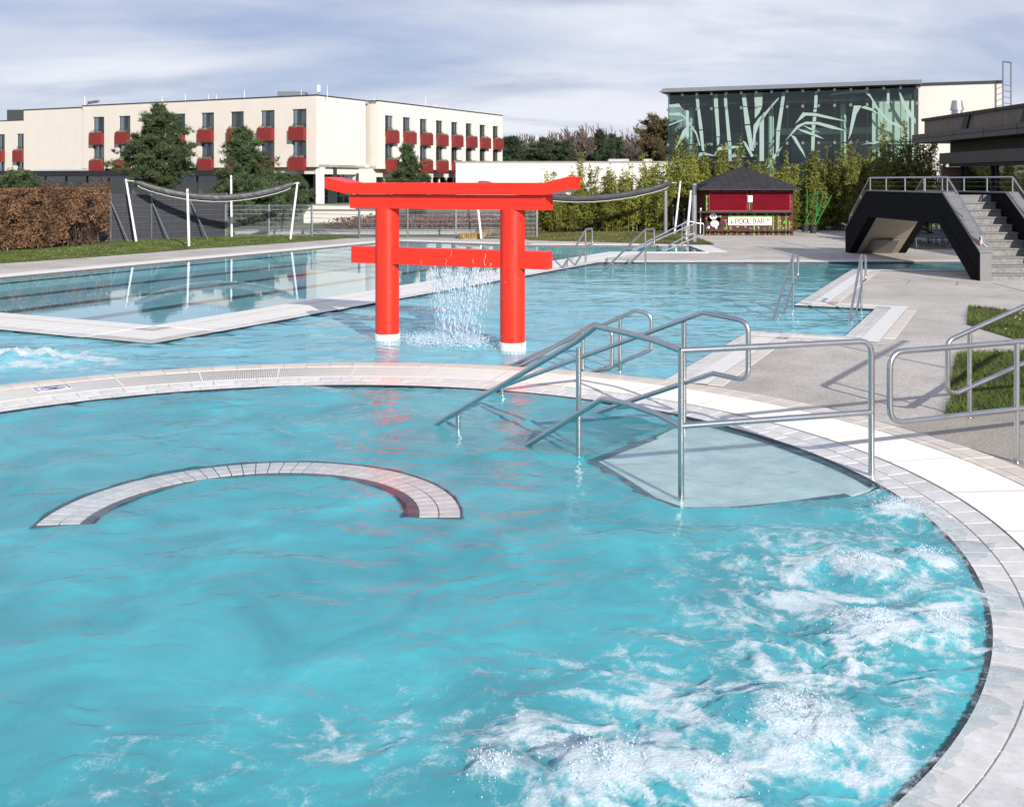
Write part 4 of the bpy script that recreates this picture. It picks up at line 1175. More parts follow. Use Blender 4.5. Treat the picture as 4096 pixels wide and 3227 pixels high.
steprail(3, (1000, 1442), (1543, 1207), (1606, 1212), (1606, 1302), (1560, 1312), (1265, 1440), (1482, 1232), (1482, 1440), None, 'front far rail sloping into the lap pool niche near the grey light columns', r=.026, A=fA, B=fB)
bA, bB = Vector((3.3, 35.7, 0)), Vector((5.8, 35.7, 0))
steprail(3, (1060, 1405), (1478, 1194), (1536, 1200), (1536, 1286), (1500, 1296), (1275, 1412), (1435, 1214), (1435, 1410), None, 'rear far rail sloping into the lap pool niche near the grey light columns', r=.026, A=bA, B=bB)
# R5, R6 on the right
GR = 'steel handrails along the ramp on the right'
r5a = Vector((3.01, 8.06, 0)); r5b = gz(8, 1830, 1642)
W5 = lambda x, y: VPt(8, x, y, r5a, r5b)
d5 = (r5b - r5a).normalized()
e1, e2, e3, e4 = W5(1830, 792), W5(962, 808), W5(962, 1302), W5(1830, 1258)
e4 = Vector((e4.x, e4.y, e4.z)); zt = e1.z; zl = e4.z
far5 = r5a + d5 * 6.0
pts = [Vector((far5.x, far5.y, zt)), Vector((e2.x, e2.y, zt - .01)), Vector((e2.x, e2.y, zl)), Vector((far5.x, far5.y, zl))]
far5m = r5a + d5 * 3.2
rail('handrail', 'level steel handrail at the right edge with a rounded loop end facing the pool', 'handrail', [('rail_loop', fillet(pts, {1: .13, 2: .13}))], (r5b.x, r5b.y, DZ), GR,
     posts=[(up(r5b, DZ), up(r5b, zt)), (up(far5m, DZ), up(far5m, zt))])
r6p = gz(8, 1508, 1332); r6d = Vector((.93, .37, 0)); r6q = r6p + r6d
W6 = lambda x, y: VPt(8, x, y, r6p, r6q)
a1, a2, a3, a4, a5 = W6(1879, 555), W6(1358, 790), W6(1358, 1140), W6(1420, 1148), W6(1879, 945)
a3 = Vector((a2.x, a2.y, a3.z))
pts = [a1 + (a1 - a2).normalized() * 2.5, a2, a3, a4, a5 + (a5 - a4).normalized() * 2.5]
rail('handrail', 'rising steel handrail behind the level one, in front of the grass', 'handrail', [('rail_loop', fillet(pts, {1: .09, 2: .11, 3: .03}))], (r6p.x, r6p.y, DZ), GR,
     posts=[(up(r6p, DZ), W6(1508, 742)), (up(r6p + r6d * 1.9, DZ), up(r6p + r6d * 1.9, 1.75))])

# ================================================================== SHADE SAILS, MASTS, LIGHT COLUMNS
GMAST = 'white shade sail masts'
def mast(base, topuv, rad, label, rope=False):
    t = pY(topuv[0], topuv[1], base.y)
    th = thing('shade_mast', label, 'mast', base, GMAST)
    MB().tube([base, t], [rad, rad * .85], 14).build('mast_pole', M['pole'], th, smooth=True)
    d = (t - base).normalized()
    MB().tube([t, t + d * .02], rad * .9, 14).build('mast_cap', M['whitepaint'], th)
    MB().cyl((base.x, base.y, base.z), rad * 1.7, .03, 14).build('foot_plate', M['galv'], th)
    MB().tube([t - d * .10 + Vector((0, -rad, 0)), t - d * .06 + Vector((.09, -rad - .03, 0)), t - d * .10 + Vector((.14, -rad - .02, -.02))], .012, 6).build('shackle', M['galv'], th)
    return t
mt1 = mast(gz(1, 1075, 1358, DZ), Z(1, 993, 865), .045, 'leaning white mast at the left end of the left shade sail')
mt2 = mast(gz(1, 1490, 1398, DZ), Z(1, 1477, 943), .045, 'short upright white mast standing forward on the left lawn below the sail')
mt3 = mast(gz(1, 1826, 1322, DZ), Z(1, 1822, 835), .045, 'tall upright white mast behind the left shade sail')
mt4 = mast(gz(2, 318, 1340, DZ), Z(2, 374, 890), .045, 'leaning white mast at the right end of the left shade sail')
mt5 = mast(gz(2, 1824, 1337, DZ), Z(2, 1772, 865), .045, 'white mast seen between the torii pillars')
mt6 = mast(gz(3, 380, 1272, DZ), Z(3, 330, 765), .045, 'thin leaning mast right of the torii at the bamboo edge')
mt7 = mast(gz(3, 1375, 1298, DZ), Z(3, 1422, 880), .045, 'leaning white mast at the right end of the right shade sail')
mt8 = mast(gz(3, 1470, 1345, DZ), Z(3, 1505, 955), .052, 'shorter leaning grey-white mast beside the front light column')
def sail(label, A, B, prof, hgt, seed):
    """furled tarpaulin hanging between two mast heads: prof = sag along the way"""
    r = np.random.default_rng(seed)
    th = thing('shade_sail', label, 'shade sail', (A + B) / 2)
    n_, m_ = 90, 14
    V = []
    d = (B - A); hd = Vector((d.x, d.y, 0)).normalized(); nr = Vector((hd.y, -hd.x, 0))
    for i in range(n_ + 1):
        q = i / n_
        c = A.lerp(B, q); c.z = A.z + (B.z - A.z) * q - prof(q)
        tap = min(1, q / .06, (1 - q) / .06); tap = .18 + .82 * math.sin(tap * math.pi / 2)
        for k in range(m_):
            a = 2 * math.pi * k / m_
            fold = 1 + .22 * math.sin(q * 70 + 3 * math.sin(a + q * 9)) * math.sin(2 * a + q * 31) + .10 * math.sin(q * 143 + a * 3)
            V.append(c + nr * (math.cos(a) * .05 * tap * fold) + Vector((0, 0, math.sin(a) * hgt * tap * (.8 + .2 * fold))))
    Fs = [(i * m_ + k, i * m_ + (k + 1) % m_, (i + 1) * m_ + (k + 1) % m_, (i + 1) * m_ + k) for i in range(n_) for k in range(m_)]
    MB().add(V, Fs).build('tarpaulin', M['tarp'], th, smooth=True, auto=1.3)
    MB().tube([V[i * m_ + int(m_ * .75)] + Vector((0, 0, -.012)) + nr * .02 for i in range(2, n_ - 1)], .009, 6).build('white_hem', M['whitepaint'], th, smooth=True)
    MB().tube([A + (A - B).normalized() * .25 + Vector((0, 0, .04)), A + (B - A).normalized() * .1], .012, 6).build('lashing', M['whitepaint'], th)
    MB().tube([B + (B - A).normalized() * .2 + Vector((0, 0, .03)), B + (A - B).normalized() * .1], .012, 6).build('lashing', M['whitepaint'], th)
A_ = pV(*Z(1, 1055, 880), mt1, mt4); B_2 = pV(*Z(2, 350, 897), mt1, mt4)
sail('charcoal furled shade sail sagging between white masts over the left lawn', A_, B_2, lambda q: .62 * (1 - (2 * q - 1) ** 2) * .93, .135, 1)
A_ = pV(*Z(2, 1800, 880), mt5, mt7); B_2 = pV(*Z(3, 1360, 893), mt5, mt7)
sail('charcoal furled shade sail sagging right of the torii in front of the bamboo', A_, B_2, lambda q: .66 * (1 - (2 * q - 1) ** 2), .135, 2)

def light_column(base, r, h, label):
    t = thing('light_column', label, 'lamp', base, 'tall grey light columns')
    x, y, z = base
    MB().cyl((x, y, z), r, h * .80, 24).build('column', M['bollard'], t, smooth=True)
    MB().cyl((x, y, z + h * .801), r * .97, h * .165, 24).build('lens', M['lens'], t, smooth=True)
    for q in range(7):
        MB().cyl((x, y, z + h * (.875 + .011 * q)), r * .6, .012, 16).build('louvre', M['galv'], t)
    MB().cyl((x, y, z + h * .81), r * .4, h * .13, 12).build('lamp_core', M['zinc'], t)
    MB().cyl((x, y, z + h * .966), r * 1.02, h * .034, 24).build('cap', M['bollard'], t, smooth=True)
light_column(g(2662, 936, DZ), .085, 2.33, 'grey cylindrical light column farther back against the bamboo')
light_column(g(2776, 970, DZ), .098, 2.20, 'grey cylindrical light column nearer, at the edge of the lawn beside the bar')
gl_ = thing('garden_lamp', 'small cone-topped garden lamp standing low before the bamboo', 'lamp', g(2531, 927, DZ))
x, y, z = g(2531, 927, DZ)
MB().cyl((x, y, z), .035, .52, 12).build('stem', M['bollard'], gl_, smooth=True)
MB().cyl((x, y, z + .52), .05, .22, 12, .10).build('shade', M['straw'], gl_, smooth=True)
MB().cyl((x, y, z + .74), .105, .02, 12).build('lid', M['bollard'], gl_)
for (u, v, vt, lb) in ((2693, 937, 825, 'thin grey post behind the leaning mast, left one'), (2715, 938, 838, 'thin grey post behind the leaning mast, middle one'), (2738, 938, 840, 'thin grey post behind the leaning mast, right one')):
    b0 = g(u, 931, DZ); tp = pY(u, vt, b0.y)
    th = thing('thin_post', lb, 'post', b0, 'thin posts by the bar')
    MB().tube([b0, tp], .028, 8).build('post_tube', M['galv'], th, smooth=True)
    MB().cyl((tp.x, tp.y, tp.z), .045, .05, 8).build('post_head', M['whitepaint'], th)
b0 = g(2801, 940, DZ); tp = pY(2803, 833, b0.y)
th = thing('white_stake', 'thin white stake standing at the left side of the pool bar', 'stake', b0)
MB().tube([b0, tp], .022, 8).build('stake_rod', M['whitepaint'], th, smooth=True)
MB().cyl((tp.x, tp.y, tp.z - .05), .04, .06, 8).build('stake_head', M['whitepaint'], th)
# stacked boards left of the bar
bs = thing('board_stack', 'small stack of pale wooden boards beside the bar behind the light column', 'boards', g(2775, 936, DZ))
M['plank'] = pm('weathered_plank', (.38, .31, .23), .85, var=.2, objvar=.15)
p = g(2775, 936, DZ)
for k in range(9):
    o_ = .04 * math.sin(k * 2.3)
    MB().box((p.x - .42 + o_, p.y - .15, p.z + .07 * k), (p.x + .30 + o_, p.y + .15, p.z + .07 * k + .05)).build('board', M['plank'], bs)

# ================================================================== FENCE
def fence_run(label, pts, h, nwire, brace=None, screen=False, grp='wire mesh fence runs'):
    t = thing('mesh_fence', label, 'fence', (pts[0][0], pts[0][1], DZ), grp)
    for i in range(len(pts) - 1):
        a, b_ = Vector(pts[i]), Vector(pts[i + 1]); d = (b_ - a); Ln = d.length; d.normalize(); nr = Vector((d.y, -d.x, 0))
        np_ = max(1, round(Ln / (1.68 if screen else 2.3))); w = Ln / np_
        for k in range(np_):
            A = a + d * w * k
            mb = MB()
            nv = int(w / .05)
            for q in range(nv):
                P = A + d * (.05 * q + .025); mb.obox(P, d, nr, -.0035, .0035, -.0035, .0035, DZ + .04, h)
            for q in range(nwire):
                z = DZ + .06 + (h - .09) * q / (nwire - 1)
                mb.obox(A, d, nr, 0, w, -.013, -.004, z - .008, z + .008)
            mb.build('mesh_panel', M['galv'], t)
            if screen:
                MB().obox(A, d, nr, .0, w, -.07, -.05, DZ + .06, h - .02).build('privacy_screen', M['screen'], t)
            po = MB().obox(A, d, nr, -.03, .03, .0, .06, DZ, h + .03).build('post', M['galv'], t)
            if brace:
                sgn_ = Vector(brace)
                MB().tube([A + nr * .05 + Vector((0, 0, h * .86)), A + sgn_ * h * .55 + Vector((0, 0, DZ))], .028, 6).build('brace', M['galv'], t)
        MB().obox(b_, d, nr, -.03, .03, .0, .06, DZ, h + .03).build('post', M['galv'], t)
    return t
f0 = gz(1, -260, 1440, DZ); f1 = Vector((-15.05, 39.3, 0)); f2 = gz(1, 1780, 1322, 0); f3 = gz(2, 490, 1316); f4 = gz(2, 865, 1332); f5 = gz(2, 1625, 1332); f6 = Vector((1.0, 42.3, 0))
V3 = lambda p: (p[0], p[1], 0)
fence_run('tall wire mesh fence with dark privacy screen and slanting braces behind the left lawn', [V3((-17.0, 34.0)), V3(f1), V3(f2)], 1.80, 9, brace=(.75, -.12, 0), screen=True)
fence_run('lower plain wire mesh fence behind the lap pool, left of and between the torii pillars', [V3(f2), V3(f3), V3(f4), V3(f5), V3(f6)], 1.32, 8)

# ================================================================== HEDGE
def leaves_np(C, size, r, elong=1.6, up_bias=0.0):
    """one bent quad leaf per centre"""
    n = len(C)
    d = r.normal(size=(n, 3)); d[:, 2] += up_bias; d /= np.linalg.norm(d, axis=1)[:, None]
    e = r.normal(size=(n, 3)); e -= d * (e * d).sum(1)[:, None]; e /= np.linalg.norm(e, axis=1)[:, None]
    s = (size * r.uniform(.6, 1.35, n))[:, None]
    V = np.stack([C - d * s * elong * .5, C + e * s * .36, C + d * s * elong * .5, C - e * s * .36], 1).reshape(-1, 3)
    return V, np.arange(4 * n).reshape(n, 4)
def hedge():
    r = np.random.default_rng(5)
    a = Vector((-18.6, 30.3, 0)); b_ = Vector((-14.72, 37.7, 0)); d = (b_ - a); Ln = d.length; d.normalize(); nr = Vector((d.y, -d.x, 0))
    t = thing('beech_hedge', 'clipped beech hedge with dry copper-brown leaves at the left edge of the lawn', 'hedge', (-15.6, 36, DZ))
    n = 25000
    s = r.uniform(0, Ln, n); w = r.uniform(-.45, .45, n); z = r.uniform(.12, 2.05, n)
    # most leaves sit near the clipped faces; gaps low down
    face = r.random(n) < .62
    w = np.where(face, -.45 + np.abs(r.normal(0, .06, n)) + .0, w); w = np.where(face, -w, w)
    keep = fbm(s * 1.6, z * 1.9, 77, 3) + .16 * (z / 2) > r.uniform(.42, .66, n)
    topm = r.random(n) < .12; z = np.where(topm, 2.05 - np.abs(r.normal(0, .05, n)), z)
    s, w, z = s[keep], w[keep], z[keep]
    bulge = .07 * (fbm(s * 1.2, z * 1.2, 78, 3) - .5) * 2
    C = np.c_[a.x + d.x * s + nr.x * (w + bulge), a.y + d.y * s + nr.y * (w + bulge), z]
    V, Fq = leaves_np(C, .075, r)
    place(bpy.data.objects.new('foliage', npmesh('foliage', V, Fq, M['hedge'])), t)
    mb = MB()
    for k in range(46):
        p = a + d * (Ln * (k + .5) / 46 + r.normal(0, .04)) + nr * r.normal(0, .06)
        mb.tube([p, p + Vector((r.normal(0, .05), r.normal(0, .05), .7)), p + Vector((r.normal(0, .09), r.normal(0, .09), 1.9))], [.035, .022, .008], 5)
    mb.build('stems', M['twig'], t)
    mb = MB()
    for k in range(2600):
        p = a + d * r.uniform(0, Ln) + nr * r.uniform(-.42, .42); z0 = r.uniform(.15, 1.95)
        v = Vector((r.normal(), r.normal(), r.uniform(.1, 1.6))).normalized() * r.uniform(.2, .5)
        q = p + v + Vector((0, 0, z0)); q.z = min(q.z, 2.16)
        mb.tube([p + Vector((0, 0, z0)), q], [.007, .003], 3, cap=False)
    tag(mb.build('twigs', M['twig'], t), kind='stuff')
hedge()
# ================================================================== POOL BAR KIOSK
KY = 44.3
def K(x, y, dy=0.0):                                      # crop pixel -> point on the kiosk front
    u, v = Z(10, x, y); p = pY(u, v, KY); return Vector((p.x, KY + dy, p.z))
KX0, KX1, KD = K(287, 500).x, K(1667, 500).x, 2.5
kz = K(0, 460).z
bar = thing('pool_bar_kiosk', 'maroon pool bar kiosk with bamboo painting, roller shutters and dark shingled hip roof', 'kiosk', ((KX0 + KX1) / 2, KY + KD / 2, DZ))
def kbox(x0, y0, x1, y1, d0, d1, name, mat, parent=None, bevel=0):
    a, b_ = K(x0, y1), K(x1, y0)
    return MB().box((a.x, KY + d0, a.z), (b_.x, KY + d1, b_.z)).build(name, mat, parent or bar, bevel=bevel)
MB().box((KX0, KY, DZ), (KX1, KY + KD, kz - .02)).build('wall', M['kiosk'], bar)
for (xa, xb) in ((335, 945), (1005, 1620)):
    sh = kbox(xa, 485, xb, 808, -.05, -.02, 'shutter', M['shutter'])
    mb = MB(); a, b_ = K(xa + 14, 790), K(xb - 14, 515)
    nsl = 25
    for q in range(nsl):
        z0 = a.z + (b_.z - a.z) * q / nsl; hz_ = (b_.z - a.z) / nsl
        mb.add([(a.x, KY - .052, z0), (b_.x, KY - .052, z0), (b_.x, KY - .085, z0 + hz_ * .35), (a.x, KY - .085, z0 + hz_ * .35), (b_.x, KY - .052, z0 + hz_ * .97), (a.x, KY - .052, z0 + hz_ * .97)], [(0, 1, 2, 3), (3, 2, 4, 5)])
    mb.build('slats', M['shutter'], sh)
kbox(943, 562, 1017, 667, -.1, -.088, 'notice', M['whitepaint'])
kbox(997, 648, 1007, 662, -.102, -.1, 'notice_mark', M['sign_red'])
kbox(150, 805, 1655, 832, -.32, .02, 'counter', M['black'], bevel=.01)
fr_ = kbox(275, 1100, 1680, 1118, -.22, -.14, 'foot_rail', M['black'])
for xq in (350, 628, 970, 1300, 1600): kbox(xq - 14, 1112, xq + 14, 1135, -.2, .0, 'rail_bracket', M['black'], fr_)
for xq in (545, 810, 1085, 1345): kbox(xq - 18, 462, xq + 18, 500, -.3, .0, 'roof_bracket', M['black'])
MB().box((KX0 - .42, KY + .1, .96), (KX0 - .002, KY + KD - .1, 1.02)).build('side_counter', M['black'], bar)
# sign board
sg = kbox(640, 900, 1322, 1030, -.05, -.025, 'sign_board', M['whitepaint'])
kbox(635, 884, 1330, 902, -.06, -.02, 'bamboo_pole', M['print_green'], sg)
def stroke(pts, w, d, name, mat, parent):
    mb = MB(); P = [K(x, y, d) for x, y in pts]
    ww = w * .25369 / F * KY / 2
    for i in range(len(P) - 1):
        a, b_ = P[i], P[i + 1]; t = (b_ - a).normalized(); nn = Vector((-t.z, 0, t.x)) * ww; e = t * ww * .8
        mb.add([a - nn - e, b_ - nn + e, b_ + nn + e, a + nn - e], [(0, 1, 2, 3)])
    return mb.build(name, mat, parent)
def oval(cx, cy, rx, ry, n=20, a0=0, a1=360): return [(cx + rx * math.cos(R(a)), cy + ry * math.sin(R(a))) for a in np.linspace(a0, a1, n)]
T_, B2 = 928, 1002
LT = {'P': (752, [[(0, B2), (0, T_), (22, T_), (38, T_ + 6), (44, T_ + 20), (38, T_ + 35), (22, T_ + 42), (0, T_ + 42)]]),
      'O1': (808, [oval(31, (T_ + B2) / 2, 31, 39)]), 'O2': (880, [oval(31, (T_ + B2) / 2, 31, 39)]),
      'L': (953, [[(0, T_), (0, B2), (38, B2)]]),
      'B': (1032, [[(0, T_ + 36), (26, T_ + 36), (38, T_ + 28), (40, T_ + 14), (32, T_ + 3), (20, T_), (0, T_), (0, B2), (26, B2), (40, B2 - 8), (44, B2 - 20), (38, B2 - 33), (26, T_ + 36)]]),
      'A': (1090, [[(0, B2), (28, T_), (56, B2)], [(9, B2 - 24), (47, B2 - 24)]]),
      'R': (1162, [[(0, B2), (0, T_), (22, T_), (38, T_ + 6), (42, T_ + 18), (36, T_ + 32), (22, T_ + 38), (0, T_ + 38)], [(22, T_ + 38), (44, B2)]])}
for k_, (x0, strokes) in LT.items():
    for st_ in strokes: stroke([(x0 + x, y) for x, y in st_], 12.5, -.053, 'letter', M['sign_red'], sg)
M['pastel'] = pm('pastel_print', (.55, .50, .42), .7, var=.5, sc=30, c2=(.8, .35, .3))
stroke([(675, 950), (690, 985), (708, 995)], 26, -.052, 'printed_flower', M['print_green2'], sg)
stroke([(1245, 932), (1262, 945), (1290, 940)], 22, -.052, 'printed_flower', M['pastel'], sg)
# painted bamboo and panda: flat paint, a few mm proud of the boards
def paint(polys, name, mat, d=-.004):
    mb = MB()
    for P in polys: mb.add([K(x, y, d) for x, y in P], [tuple(range(len(P)))])
    o = mb.build(name, mat, bar); return o
rk = random.Random(3)
def tuft(x, y, s, out_, out2):
    for q in range(rk.randint(6, 9)):
        a = R(rk.uniform(-165, -15) if rk.random() < .8 else rk.uniform(0, 180)); L_ = s * rk.uniform(.6, 1.1); w = s * .13
        ex, ey = x + L_ * math.cos(a), y + L_ * math.sin(a) * .8 + s * .15
        mx_, my = (x + ex) / 2, (y + ey) / 2; nx, ny = -math.sin(a) * w, math.cos(a) * w
        (out_ if rk.random() < .55 else out2).append([(x, y), (mx_ + nx, my + ny), (ex, ey), (mx_ - nx, my - ny)])
st1, lf1, lf2 = [], [], []
for (x, y0, y1, w) in ((305, 1130, 1195, 9), (348, 1140, 1195, 9), (492, 1125, 1195, 9), (618, 990, 1195, 13), (775, 1130, 1195, 8), (890, 1135, 1195, 8), (1052, 1035, 1195, 22), (1125, 1060, 1195, 10), (1228, 1090, 1195, 8), (1285, 1085, 1195, 8),
                      (1352, 850, 1195, 18), (1430, 870, 1195, 10), (1458, 900, 1195, 9), (1555, 870, 1195, 16), (1605, 960, 1195, 12), (300, 560, 805, 11), (980, 670, 800, 10)):
    y = y0
    while y < y1 - 4:
        yn = min(y1, y + rk.uniform(26, 46)); st1.append([(x - w / 2, y), (x + w / 2, y), (x + w / 2, yn - 2.5), (x - w / 2, yn - 2.5)]); y = yn
for (x, y, s) in ((680, 862, 42), (800, 860, 44), (912, 866, 36), (1040, 862, 48), (1240, 860, 44), (1352, 862, 42), (590, 955, 44), (620, 1000, 30), (590, 1075, 34), (680, 1070, 36), (785, 1065, 40), (900, 1060, 44), (990, 1080, 30), (1110, 1055, 34), (1210, 1080, 30), (1305, 1065, 32),
                  (1360, 955, 36), (1430, 880, 46), (1450, 960, 44), (1545, 860, 44), (1575, 900, 30), (1540, 975, 42), (1615, 985, 40), (1475, 1050, 40), (1420, 1080, 34), (1510, 1075, 32), (1620, 1050, 34), (545, 1150, 30), (690, 1160, 30), (880, 1160, 34), (440, 1160, 28), (1010, 1165, 30), (800, 1140, 28), (1130, 1150, 28),
                  (310, 580, 26), (312, 690, 26), (310, 770, 20), (985, 690, 22), (985, 530, 18), (1640, 540, 20), (1640, 660, 24), (1645, 745, 20), (300, 930, 26), (300, 1080, 24)):
    tuft(x, y, s, lf1, lf2)
paint(st1, 'painted_bamboo_stems', M['print_green'], -.004)
paint(lf1, 'painted_bamboo_leaves', M['print_green'], -.007)
paint(lf2, 'painted_bamboo_leaves', M['print_green2'], -.010)
M['panda_black'] = pm('painted_black', (.015, .014, .017), .8)
pw = M['whitepaint']
paint([oval(420, 935, 108, 55)[:-1], oval(350, 1040, 44, 42)[:-1], oval(488, 1035, 50, 44)[:-1], oval(350, 945, 36, 60)[:-1], oval(485, 960, 36, 55)[:-1]], 'painted_animal_limbs', M['panda_black'], -.012)
paint([oval(428, 1005, 66, 52)[:-1]], 'painted_animal_belly', pw, -.014)
paint([oval(362, 850, 18, 17)[:-1], oval(452, 852, 17, 16)[:-1]], 'painted_animal_ears', M['panda_black'], -.014)
paint([oval(406, 888, 58, 52)[:-1]], 'painted_animal_head', pw, -.016)
paint([oval(387, 895, 12, 15)[:-1], oval(427, 888, 12, 14)[:-1], oval(415, 915, 9, 6)[:-1]], 'painted_animal_face', M['panda_black'], -.018)
paint([oval(333, 1062, 17, 22)[:-1], oval(453, 1068, 17, 18)[:-1]], 'painted_animal_feet', pw, -.018)
paint([[(455, 905), (520, 868), (525, 872), (460, 912)], [(500, 880), (540, 880), (515, 905)], [(400, 985), (425, 990), (408, 1000)]], 'painted_sprig', M['print_green2'], -.020)
# roof
ex0, ex1, ey0, ey1 = 7.82, 12.12, 43.85, 47.3
ap = Vector(((ex0 + ex1) / 2 + .02, (ey0 + ey1) / 2, 2.94)); ez = 1.98
cs = [Vector((ex0, ey0, ez)), Vector((ex1, ey0, ez)), Vector((ex1, ey1, ez)), Vector((ex0, ey1, ez))]
rf = MB().add(cs + [ap] + [c + Vector((0, 0, -.05)) for c in cs], [(0, 1, 4), (1, 2, 4), (2, 3, 4), (3, 0, 4), (8, 7, 6, 5), (0, 5, 6, 1), (1, 6, 7, 2), (2, 7, 8, 3), (3, 8, 5, 0)]).build('roof', M['black'], bar)
for si, (a, b_) in enumerate(((cs[0], cs[1]), (cs[3], cs[0]), (cs[1], cs[2]))):
    e = (b_ - a); Ln = e.length; e.normalize(); mid = (a + b_) / 2; upv = ap - mid; HL = upv.length; upv.normalize()
    nrm = e.cross(upv).normalized()
    nrow = 13
    for r_ in range(nrow):
        h0, h1 = HL * r_ / nrow, HL * (r_ + 1) / nrow
        f0_, f1_ = h0 / HL, h1 / HL
        l0, r0_ = Ln * .5 * f0_ + .0, Ln * (1 - .5 * f0_); l1, r1_ = Ln * .5 * f1_, Ln * (1 - .5 * f1_)
        w = .33; x = l0 - (r_ % 2) * w / 2
        while x < r0_ - .01:
            xa, xb = max(x, l0), min(x + w - .012, r0_)
            ta, tb = max(xa, l1), min(xb, r1_)
            if xb - xa > .02:
                lift0, lift1 = .020, .006
                lo_pts = [a + e * xa + upv * (h0 - .012) + nrm * lift0, a + e * xb + upv * (h0 - .012) + nrm * lift0]
                hi_pts = [a + e * max(ta, tb if ta > tb else ta) + upv * h1 + nrm * lift1, a + e * min(ta, tb) + upv * h1 + nrm * lift1] if ta >= tb else [a + e * tb + upv * h1 + nrm * lift1, a + e * ta + upv * h1 + nrm * lift1]
                T4 = lo_pts + hi_pts
                MB().add(T4 + [p - nrm * .014 for p in T4], [(0, 1, 2, 3), (0, 4, 5, 1), (1, 5, 6, 2), (3, 7, 4, 0)]).build('shingle', M['shingle'], rf)
            x += w
# torn strips of roofing at the left eave
for (p, q, z) in (((7.75, 44.2, 2.02), (8.15, 44.0, 2.22), .04), ((7.7, 44.9, 2.0), (8.05, 44.5, 2.16), .03)):
    p, q = Vector(p), Vector(q)
    MB().add([p, p + Vector((.0, .3, .02)), q + Vector((.05, .3, -.03)), q], [(0, 1, 2, 3)]).build('loose_roofing', M['shingle'], rf)
for i, (px, py, pw_, hs) in enumerate(((1852, 1133, 62, 0), (1982, 1155, 62, 1))):
    p = gz(10, px, py, DZ); p.z = DZ
    rr = pw_ * .25369 / F * p.y
    t = thing('cane_planter', ['dark round pot with two crossing green painted canes, nearer the bar', 'dark round pot with three green painted canes, farther from the bar'][i], 'planter', p, 'pots with green canes')
    hh = .30
    MB().cyl((p.x, p.y, p.z), rr * .8, hh, 24, rr).build('pot', M['pot'], t, smooth=True)
    MB().cyl((p.x, p.y, p.z + hh - .02), rr * 1.04, .025, 24).build('rim', M['pot'], t, smooth=True)
    for (x0, y0, x1, y1) in ([(1885, 1025, 1883, 465), (1855, 1015, 2025, 500)], [(2015, 1030, 2050, 490), (1985, 1030, 2158, 500), (2020, 1030, 2270, 560)])[i]:
        a, b_ = pY(*Z(10, x0, y0), p.y), pY(*Z(10, x1, y1), p.y)
        cane = MB().tube([a, b_], .026, 8).build('cane', M['green_stick'], t, smooth=True)
        mb = MB()
        for q in np.linspace(.1, .92, 6):
            c = a.lerp(b_, q); d = (b_ - a).normalized(); mb.tube([c - d * .01, c + d * .01], .031, 8)
        mb.build('cane_joint', M['green_stick'], cane)

# ================================================================== FOOTBRIDGE
bx0, bx1, bx2, bx3 = 10.70, 10.95, 12.27, 12.52
BR = thing('footbridge', 'dark arched footbridge with granite stairs over the pool channel', 'bridge', (11.6, 28.8, DZ))
pf = [(24.0, 0), (24.0, .67), (26.05, 2.0), (31.7, 2.0), (33.7, .72), (33.7, 0), (33.4, 0), (31.5, 1.23), (26.3, 1.24), (24.4, 0)]
for x in (bx0, bx2):
    MB().prism([(x, y, z) for y, z in pf], (.25, 0, 0)).build('side_wall', M['bridge'], BR)
# raised band round the opening on the visible face
bd = [(24.42, .0), (26.3, 1.24), (31.5, 1.23), (33.38, .0)]; bo = [(24.12, .22), (26.22, 1.46), (31.62, 1.45), (33.62, .25)]
mb = MB()
for i in range(3):
    mb.prism([(bx0 - .012, bd[i][0], bd[i][1]), (bx0 - .012, bd[i + 1][0], bd[i + 1][1]), (bx0 - .012, bo[i + 1][0], bo[i + 1][1]), (bx0 - .012, bo[i][0], bo[i][1])], (.011, 0, 0))
mb.build('opening_trim', M['bridge'], BR)
for i in range(3):
    (y0, z0), (y1, z1) = [(24.4, 0), (26.3, 1.24), (31.5, 1.23), (33.4, 0)][i:i + 2]
    MB().prism([(bx1, y0, z0), (bx1, y1, z1), (bx1, y1, z1 + .08), (bx1, y0 - (.1 if i == 0 else 0), z0 + .08)], (bx2 - bx1, 0, 0)).build('soffit', M['soffit'], BR)
MB().prism([(bx1 + .25, 32.55, .50), (bx1 + .25, 33.3, .02), (bx1 + .25, 33.27, -.02), (bx1 + .25, 32.5, .47)], (.8, 0, 0)).build('access_hatch', M['granite'], BR)
MB().box((bx1, 26.9, 1.5), (bx2, 30.9, 1.93)).build('deck_slab', M['granite'], BR)
for x in (bx0, bx2):
    cp = [((24.0 - .04), .67), (26.05, 2.0), (31.7, 2.0), (33.74, .72)]
    for i in range(3):
        (y0, z0), (y1, z1) = cp[i], cp[i + 1]
        MB().prism([(x - .03, y0, z0), (x - .03, y1, z1), (x - .03, y1, z1 + .035), (x - .03, y0, z0 + .035)], (.31, 0, 0)).build('coping_stone', M['granite'], BR)
        if i == 0:
            for q in np.linspace(.1, .9, 5):
                yy, zz = y0 + (y1 - y0) * q, z0 + (z1 - z0) * q
                MB().prism([(x - .031, yy, zz + .034), (x - .031, yy + .008, zz + .039), (x - .031, yy + .008, zz + .0415), (x - .031, yy, zz + .0365)], (.312, 0, 0)).build('stone_joint', M['black'], BR)
    MB().box((x - .004, 23.985, 0), (x + .254, 24.0, .67)).build('end_stone', M['granite'], BR)
